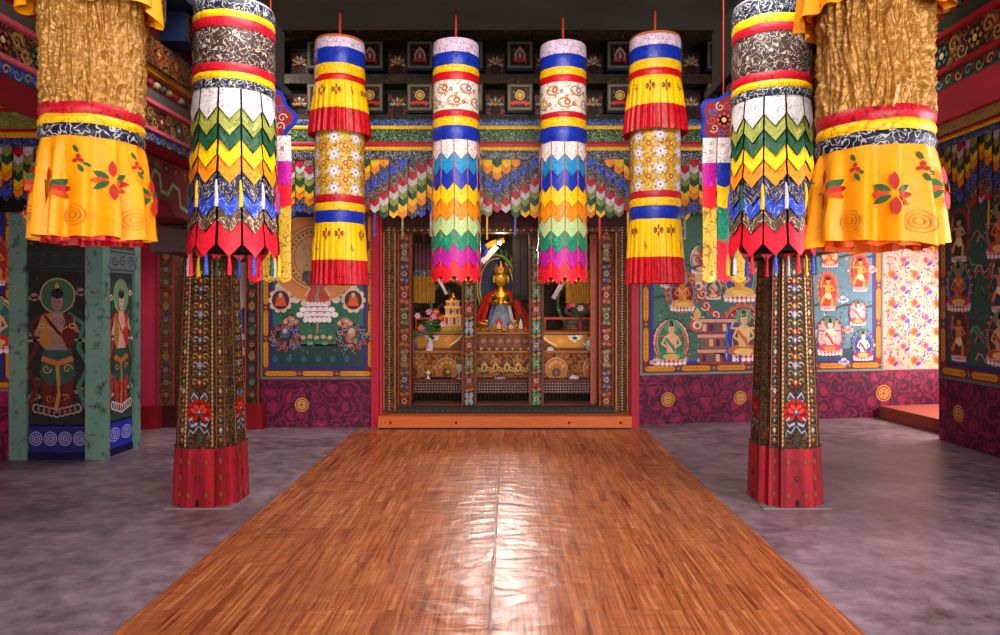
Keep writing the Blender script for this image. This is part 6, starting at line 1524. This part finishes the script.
# small hanging banners inside the altar room
def small_banner(x, y, z0, h, w, lab, cols, seed):
    t = thing('altar_banner', lab, 'banner', (x, y, z0)); z = h
    for k, (nm, f, m) in enumerate(cols):
        z2 = z-h*f; mb = MB()
        amp = .02 if 'skirt' in nm else .003
        mb.grid(lambda u, v: (w*(u-.5)*(1.08 if 'skirt' in nm else 1), amp*sin(u*34+seed), z2+(z-z2)*v), 40, 4, m, lambda a, b: (a*w, z2+(z-z2)*b)); mb.build(nm, t); z = z2
    mb = MB(); mb.box(-w/2, w/2, -.01, .03, h-.005, h+.02, DARKWOOD); mb.tube([(0,0.01,h),(0,.01,(h+3.30-z0)/2),(0,.01,3.30-z0)], .006, RODM, 6); mb.build('hanging_bar', t)
GB = brocade('old_gold_cloth', 'A8761C', '7A4C10', 'C8962C', 20, .03, .2)
small_banner(X(423.5, 9.1), 9.1, 1.50, .78, .28, 'small old banner with dark red top and gold skirt in the left altar bay', [('red_panel', .45, brocade('old_red_cloth', '4A1210', '6A2018', None, 20, .03)), ('blue_panel', .10, NAVYB), ('gold_skirt', .45, GB)], 1)
small_banner(X(579, 9.1), 9.1, 1.50, .78, .32, 'small old banner with brown-gold skirt in the right altar bay', [('red_panel', .45, brocade('old_red_cloth', '4A1210', '6A2018', None, 20, .03)), ('gold_skirt', .55, GB)], 2)
mb = MB(); mb.box(X(590.5, 9.0), X(597, 9.0), 9.0, 9.03, .21, 2.4, plain('C86A50', .5, name='pinkish_wood')); tag(mb.build('bay_post'), 'salmon pink wooden post at the right edge of the right altar bay', 'post')
mb = MB(); mb.box(X(512.5, 9.6), X(529, 9.6), 9.60, 9.64, 1.54, 3.3, plain('120A0A', .6, name='dark_shutter'))
for k in range(2): mb.box(X(514+k*7, 9.6), X(520+k*7, 9.6), 9.588, 9.60, 1.6, 2.38, plain('1C0F0E', .5, name='shutter_panel'))
tag(mb.build('dark_shutter'), 'dark shutter hanging to the right of the golden statue', 'shutter')
# draped scarves
def scarf(pts, w, m, lab, nm='draped_scarf'):
    mb = MB(); P_ = [Vector(p) for p in pts]; n = len(P_)-1
    def f(u, v):
        q = v*n; i = min(int(q), n-1); p = P_[i].lerp(P_[i+1], q-i); d = (P_[i+1]-P_[i]).normalized(); s = d.cross(Vector((0,1,0))).normalized()
        return p+s*w*(u-.5)+Vector((0, .012*sin(u*15)-.0, 0))
    mb.grid(f, 12, n*6, m, lambda a, b: (a*w, b)); mb.tube([P_[0], P_[0]+Vector((0,.01,.3)), Vector((P_[0].x, P_[0].y, 3.3))], .004, DARKWOOD, 5)
    tag(mb.build(nm), lab, 'scarf')
SY = plain('D8A828', .5, name='scarf_yellow'); SW = plain('C8C0C8', .5, name='scarf_white'); SB = plain('243A9A', .5, name='scarf_blue')
scarf([(-.06, 9.6, 2.36), (-.20, 9.6, 2.33), (-.33, 9.6, 2.26)], .07, SY, 'yellow scarf draped beneath the altar lamp')
scarf([(-.16, 9.57, 2.28), (-.26, 9.57, 2.17), (-.36, 9.57, 2.06)], .08, SW, 'white scarf hanging at the upper left of the statue')
scarf([(-.34, 9.55, 2.30), (-.30, 9.55, 2.22), (-.34, 9.55, 2.14)], .05, SB, 'blue scarf hanging at the upper left of the statue')
scarf([(-1.02, 9.7, 1.92), (-.94, 9.7, 1.78), (-.86, 9.7, 1.62)], .04, SW, 'white scarf slanting across the left altar bay')
scarf([(.82, 9.7, 1.92), (.72, 9.7, 1.74), (.62, 9.7, 1.56)], .06, SW, 'white scarf slanting across the right altar bay')
# lamp
t = thing('spot_lamp', 'small glaring lamp above the golden statue', 'lamp', (X(499.5, 9.3), 9.3, Z(243, 9.3)))
mb = MB(); mb.lathe([(0,-.024),(.018,-.016),(.025,0),(.018,.016),(0,.024)], LAMP, (0,0,0), 16); mb.build('bulb', t)
mb = MB(); mb.lathe([(.018,.014),(.022,.03),(.02,.06),(0,.065)], plain('2A2826', .5, name='lamp_socket'), (0,0,0), 14); mb.tube([(0,0,.06),(0,0,.5),(0,0,3.3-Z(243, 9.3))], .004, BLACK, 5); mb.build('socket', t)
for o in bpy.data.objects:
    if '_local' in o: del o['_local']
